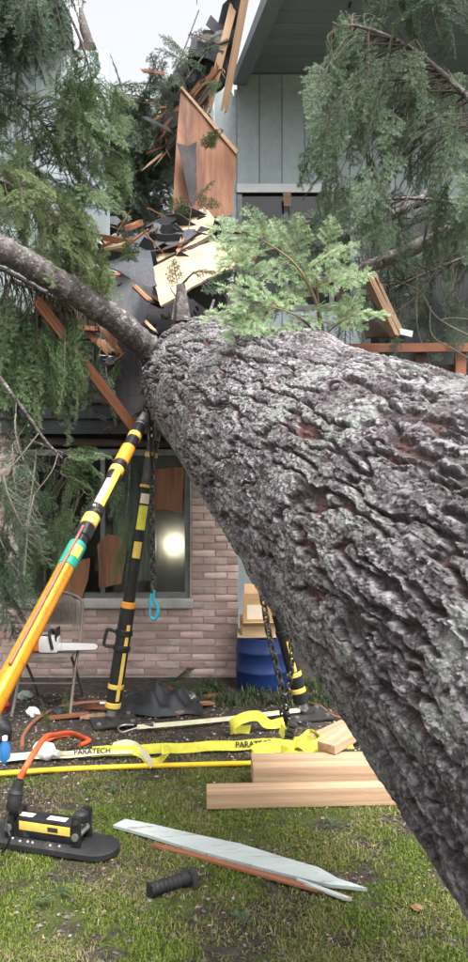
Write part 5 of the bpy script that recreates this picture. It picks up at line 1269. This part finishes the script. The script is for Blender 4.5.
for q_, d_, lab in (([(97, 545), (108, 534), (127, 539), (125, 562), (121, 584), (99, 588)], 6.03, 'dark red brown board standing on the sill before the middle window pane'), ([(58, 568), (90, 558), (88, 580), (82, 598), (64, 592)], 6.0, 'tilted dark red brown board on the sill before the left window pane'), ([(153, 470), (184, 467), (183, 490), (182, 513), (166, 509), (153, 511)], 6.04, 'brown board hanging over the top of the right window pane')):
    t = sheet('window_board', [P(x, y_, d_) for x, y_ in q_], .015, M_['plybrown'], None, .003, 2, 5, .006); tag(t, lab, 'board', 'brown boards at the window')
# ------------------------------------------------------------------ clutter on the mud
tp = thing('black_tarp', 'crumpled black tarp heaped on the mud in front of the brick wall', 'tarp', PG(160, 708))
n1, n2 = 46, 22; vs = []
for i in range(n1+1):
    for j in range(n2+1):
        a, c = i/n1, j/n2; x = -.82+.60*a; y_ = 5.02+.42*c
        hgt = max(0, math.sin(math.pi*c))**.6*np.interp(a, [0, .15, .45, .75, 1], [0, .05, .13, .09, 0])
        vs.append((x, y_+.03*math.sin(a*9), .006+hgt*(1+.45*math.sin(a*23+c*7)*math.sin(c*11+2))+.008*(vn(np.array([a*14.]), np.array([c*9.]), 4)[0])))
fs = [(i*(n2+1)+j, (i+1)*(n2+1)+j, (i+1)*(n2+1)+j+1, i*(n2+1)+j+1) for i in range(n1) for j in range(n2)]
b = MB(); b.add(vs, fs, False); b.build('cloth', M_['tar'], tp)
def blob(name, label, cat, c, dims, m, seed, squash=.5):
    bm = bmesh.new(); bmesh.ops.create_icosphere(bm, subdivisions=3, radius=1); r = random.Random(seed); ph = [r.uniform(0, 6) for _ in range(6)]
    for v in bm.verts:
        k = 1+.16*math.sin(v.co.x*4+ph[0])*math.sin(v.co.y*4+ph[1])+.12*math.sin(v.co.z*6+v.co.x*5+ph[2]); v.co = V(v.co.x*dims[0]*k, v.co.y*dims[1]*k, max(v.co.z, -.6)*dims[2]*k)
    b = MB(); b.bm(bm, Matrix.Translation(c+V(0, 0, dims[2]*.55)), True); return tag(b.build(name, M_[m]), label, cat)
blob('white_bag', 'small white crumpled bag on the mud below the chair', 'bag', PG(33, 715), (.045, .04, .035), 'plasticwhite', 1)
blob('dark_glove', 'dark crumpled glove on the mud right of the white bag', 'glove', PG(58, 716), (.055, .05, .04), 'rubber', 2)
blob('red_bag', 'red bag at the left edge below the orange tube', 'bag', PG(-2, 710), (.07, .06, .05), 'red', 3)
blob('black_bag', 'black lump of gear at the left edge beside the straps', 'bag', PG(0, 740), (.075, .07, .09), 'rubber', 4)
blob('plastic_wrap', 'clear pale plastic wrap under the folding chair', 'wrap', PG(25, 698), (.06, .05, .035), 'curtain', 5)
blob('grey_cap', 'grey rounded cap beside the right end of the black tarp', 'cap', PG(192, 703), (.03, .04, .045), 'frame', 8)
wb = thing('white_jug', 'white plastic jug lying on the strap at the left', 'jug', PG(47, 752))
Mw = axis_matrix(PG(36, 749, .05), PG(55, 753, .05), along='Z'); b = MB(); b.lathe([(.02, 0), (.045, .012), (.05, .05), (.05, .1), (.03, .125), (.016, .135), (.016, .15)], 18, Mw); b.build('body', M_['plasticwhite'], wb); b = MB(); b.lathe([(.019, .145), (.019, .165), (.016, .168)], 12, Mw); b.build('cap', M_['plasticwhite'], wb)
Mw = Matrix.Translation(PG(5, 762)); bb_ = thing('blue_bottle', 'small blue water bottle standing by the straps at the left edge', 'bottle', PG(5, 762)); b = MB(); b.lathe([(.028, 0), (.032, .01), (.032, .09), (.014, .12), (.014, .125)], 16, Mw); b.build('body', M_['bluedk'], bb_); b = MB(); b.lathe([(.016, .125), (.016, .145), (.014, .147)], 12, Mw); b.build('cap', M_['plasticwhite'], bb_)
for k, (x, y_, l, a, m_, lab) in enumerate([(95, 716, .2, .1, 'rafter', 'pale split wood chunk left of the middle strut'), (186, 694, .12, .4, 'cutred', 'short orange wood piece beyond the black tarp'), (206, 703, .14, -.2, 'cutred', 'orange wood piece right of the black tarp'), (165, 689, .18, .3, 'cutred', 'red wood strip on top of the weeds behind the tarp'),
        (210, 696, .12, .6, 'redwood', 'dark red chip near the foot of the brick wall'), (100, 707, .22, -.25, 'redwood', 'dark red stick left of the middle strut foot'), (66, 716, .3, .2, 'redwood', 'long dark red stick below the chair legs'), (176, 712, .16, .1, 'rafter', 'pale flat chip at the front of the black tarp')]):
    p = PG(x, y_, .02); d = V(math.cos(a), math.sin(a), .05)*l/2
    t = plank('wood_scrap', p-d, p+d, .05, .025, M_[m_], None, j0=.05, j1=.06, strips=4); tag(t, lab, 'wood', 'wood scraps on the mud')
blob('dead_leaf_clump', 'small brown dead leaf clump on the grass at the lower right', 'leaf', PG(417, 909), (.022, .018, .01), 'leaf', 12)
for k, (x, y_, a, lab) in enumerate([(30, 905, .4, 'small fallen fir tip on the lawn below the black jack'), (250, 925, 2.2, 'small fallen fir tip on the lawn below the painted board'), (330, 830, 1.2, 'small fallen fir tip on the lawn between timber and painted board'), (120, 790, 2.8, 'small fallen fir tip on the lawn in front of the yellow hose'), (60, 885, 5.1, 'short fallen fir tip nearest the black jack on the lawn')]):
    t = thing('fir_sprig', lab, 'sprig', PG(x, y_), 'fir tips on the lawn'); put_spray(t, 'new2', PG(x, y_, .012), V(math.cos(a), math.sin(a), .10), scale=.32, nm='needle')
GW = 'fir sprigs along the wall'
for k, (x, y_, d, kind, sc, lab) in enumerate([(150, 690, V(.6, -.2, .6), 'bushy0', .5, 'fir sprig against the wall left of the tarp top'), (172, 686, V(.4, -.2, .7), 'bushy1', .55, 'upright fir sprig at the wall behind the tarp'), (190, 690, V(-.6, -.3, .5), 'flat0', .5, 'fir sprig leaning left against the wall behind the tarp'),
        (215, 690, V(-.5, -.3, .25), 'bushy0', .55, 'low fir sprig beside the blue drum'), (200, 697, V(.8, -.3, .1), 'flat2', .5, 'flat fir sprig on the ground right of the tarp'), (225, 697, V(.3, -.5, .2), 'bushy1', .45, 'fir sprig in front of the blue drum'),
        (50, 735, V(-.1, -.2, 1), 'hang0', .42, 'thin fir tip standing before the chair'), (66, 715, V(.05, -.1, 1), 'hang1', .28, 'smaller fir tip standing right of the chair middle')]):
    t = thing('fir_sprig', lab, 'sprig', PG(x, y_), GW); put_spray(t, kind, PG(x, y_, .01), d, scale=sc, nm='needle' if k < 6 else 'needlelt')
# ------------------------------------------------------------------ grass, moss, weeds, litter
def blades(n, xr, yr, seed, mode):
    rng = np.random.default_rng(seed); x = rng.uniform(*xr, n); y = rng.uniform(*yr, n)
    md = mudmask(x, y); cl = fbm(x*6, y*6, 77, 3)
    if mode == 'grass': keep = rng.random(n) < np.clip(1.05-md*1.1, .05, 1)*(.22+.95*sstep(.36, .58, cl))
    elif mode == 'dead': keep = rng.random(n) < np.clip(.9-md*.7, .12, 1)*sstep(.42, .60, fbm(x*4+5, y*4, 99, 3))
    else: keep = rng.random(n) < sstep(.45, .6, cl)*sstep(5.15, 5.35, y)*sstep(-.4, -.1, x)
    x, y, cl = x[keep], y[keep], cl[keep]; n = len(x); z_ = groundz(x, y)-.002
    hgt = {'grass': .0145, 'dead': .024, 'weed': .06}[mode]*rng.uniform(.45, 1.5, n)*(.6+.9*cl); w_ = {'grass': .0019, 'dead': .0015, 'weed': .004}[mode]*rng.uniform(.7, 1.3, n)
    a = rng.uniform(0, 2*np.pi, n); lean = rng.uniform(.2, 1.3, n) if mode != 'dead' else rng.uniform(1.0, 3.0, n)
    dx, dy = np.cos(a), np.sin(a); sx_, sy_ = -dy*w_, dx*w_
    p = np.stack([x, y, z_], 1); s = np.stack([sx_, sy_, 0*x], 1); ln = np.sqrt(1+lean**2)
    m1 = p+np.stack([dx*lean*.35*hgt/ln, dy*lean*.35*hgt/ln, .62*hgt/ln**.6], 1); tip = p+np.stack([dx*lean*hgt/ln, dy*lean*hgt/ln, hgt/ln], 1)
    co = np.stack([p-s, p+s, m1+s*.8, m1-s*.8, tip], 1).reshape(-1, 3); b_ = np.arange(n)*5
    tr = np.concatenate([np.stack([b_, b_+1, b_+2], 1), np.stack([b_, b_+2, b_+3], 1), np.stack([b_+3, b_+2, b_+4], 1)])
    return co, tr, np.repeat(np.clip(rng.normal(.45, .25, n), 0, 1), 5)
M_['grass'] = needle_mat('grass_blades', (.065, .10, .013), (.14, .19, .028), (.23, .27, .055)); M_['straw'] = needle_mat('dead_grass', (.16, .12, .06), (.27, .22, .12), (.38, .33, .20))
M_['weed'] = needle_mat('weed_leaves', (.035, .055, .022), (.06, .085, .035), (.12, .13, .06))
for nm, mode, n, xr, yr, m_ in (('grass', 'grass', 330000, (-1.7, 1.9), (1.9, 4.6), 'grass'), ('dead_grass', 'dead', 150000, (-1.8, 1.9), (1.9, 4.8), 'straw'), ('weeds', 'weed', 6500, (-.7, .9), (5.0, 5.9), 'weed')):
    co, tr, ti = blades(n, xr, yr, len(nm), mode); me = np_mesh(nm, co, tr, False, {'tint': ti}); me.materials.append(M_[m_])
    o = bpy.data.objects.new(nm, me); place(o, Matrix()); o['kind'] = 'stuff'; o['label'] = {'grass': 'short mossy green grass in the foreground', 'dead': 'pale dead grass scattered over the turf', 'weed': 'low green weeds along the foot of the brick wall'}[mode]; o['category'] = {'grass': 'grass', 'dead': 'dead grass', 'weed': 'weeds'}[mode]
# litter of twigs, needles, chips
rng = np.random.default_rng(5)
def litter(name, label, n, ln, wd, xr, yr, m_, seed):
    rng = np.random.default_rng(seed); x = rng.uniform(*xr, n); y = rng.uniform(*yr, n); z_ = groundz(x, y)+.004; a = rng.uniform(0, np.pi, n); l = ln*rng.uniform(.3, 1.3, n); w_ = wd*rng.uniform(.5, 1.3, n)
    d = np.stack([np.cos(a)*l/2, np.sin(a)*l/2, rng.uniform(-.12, .12, n)*l], 1); s = np.stack([-np.sin(a)*w_/2, np.cos(a)*w_/2, 0*a], 1); p = np.stack([x, y, z_], 1); up = np.stack([0*x, 0*x, w_*.45], 1)
    co = np.stack([p-d-s, p+d-s*.6, p+d*.95+s, p-d+s*.7, p+up], 1).reshape(-1, 3); b_ = np.arange(n)*5
    tr = np.concatenate([np.stack([b_+i, b_+(i+1) % 4, b_+4], 1) for i in range(4)]); me = np_mesh(name, co, tr); me.materials.append(M_[m_])
    o = bpy.data.objects.new(name, me); place(o, Matrix()); o['kind'] = 'stuff'; o['label'] = label; o['category'] = 'litter'
litter('twig_litter', 'small dead twigs scattered over mud and grass', 2200, .07, .004, (-1.6, 1.6), (2.2, 5.6), 'twig', 1)
litter('chip_litter', 'pale wood chips scattered over the mud', 1100, .015, .009, (-1.6, 1.4), (2.6, 5.6), 'rafter', 2)
litter('bark_litter', 'dark bark crumbs scattered over mud and grass', 3000, .022, .014, (-1.6, 1.6), (2.2, 5.6), 'bark2', 3)
litter('stone_litter', 'small grey stones scattered in the mud', 350, .016, .014, (-1.6, 1.4), (3.6, 5.7), 'concrete', 4)
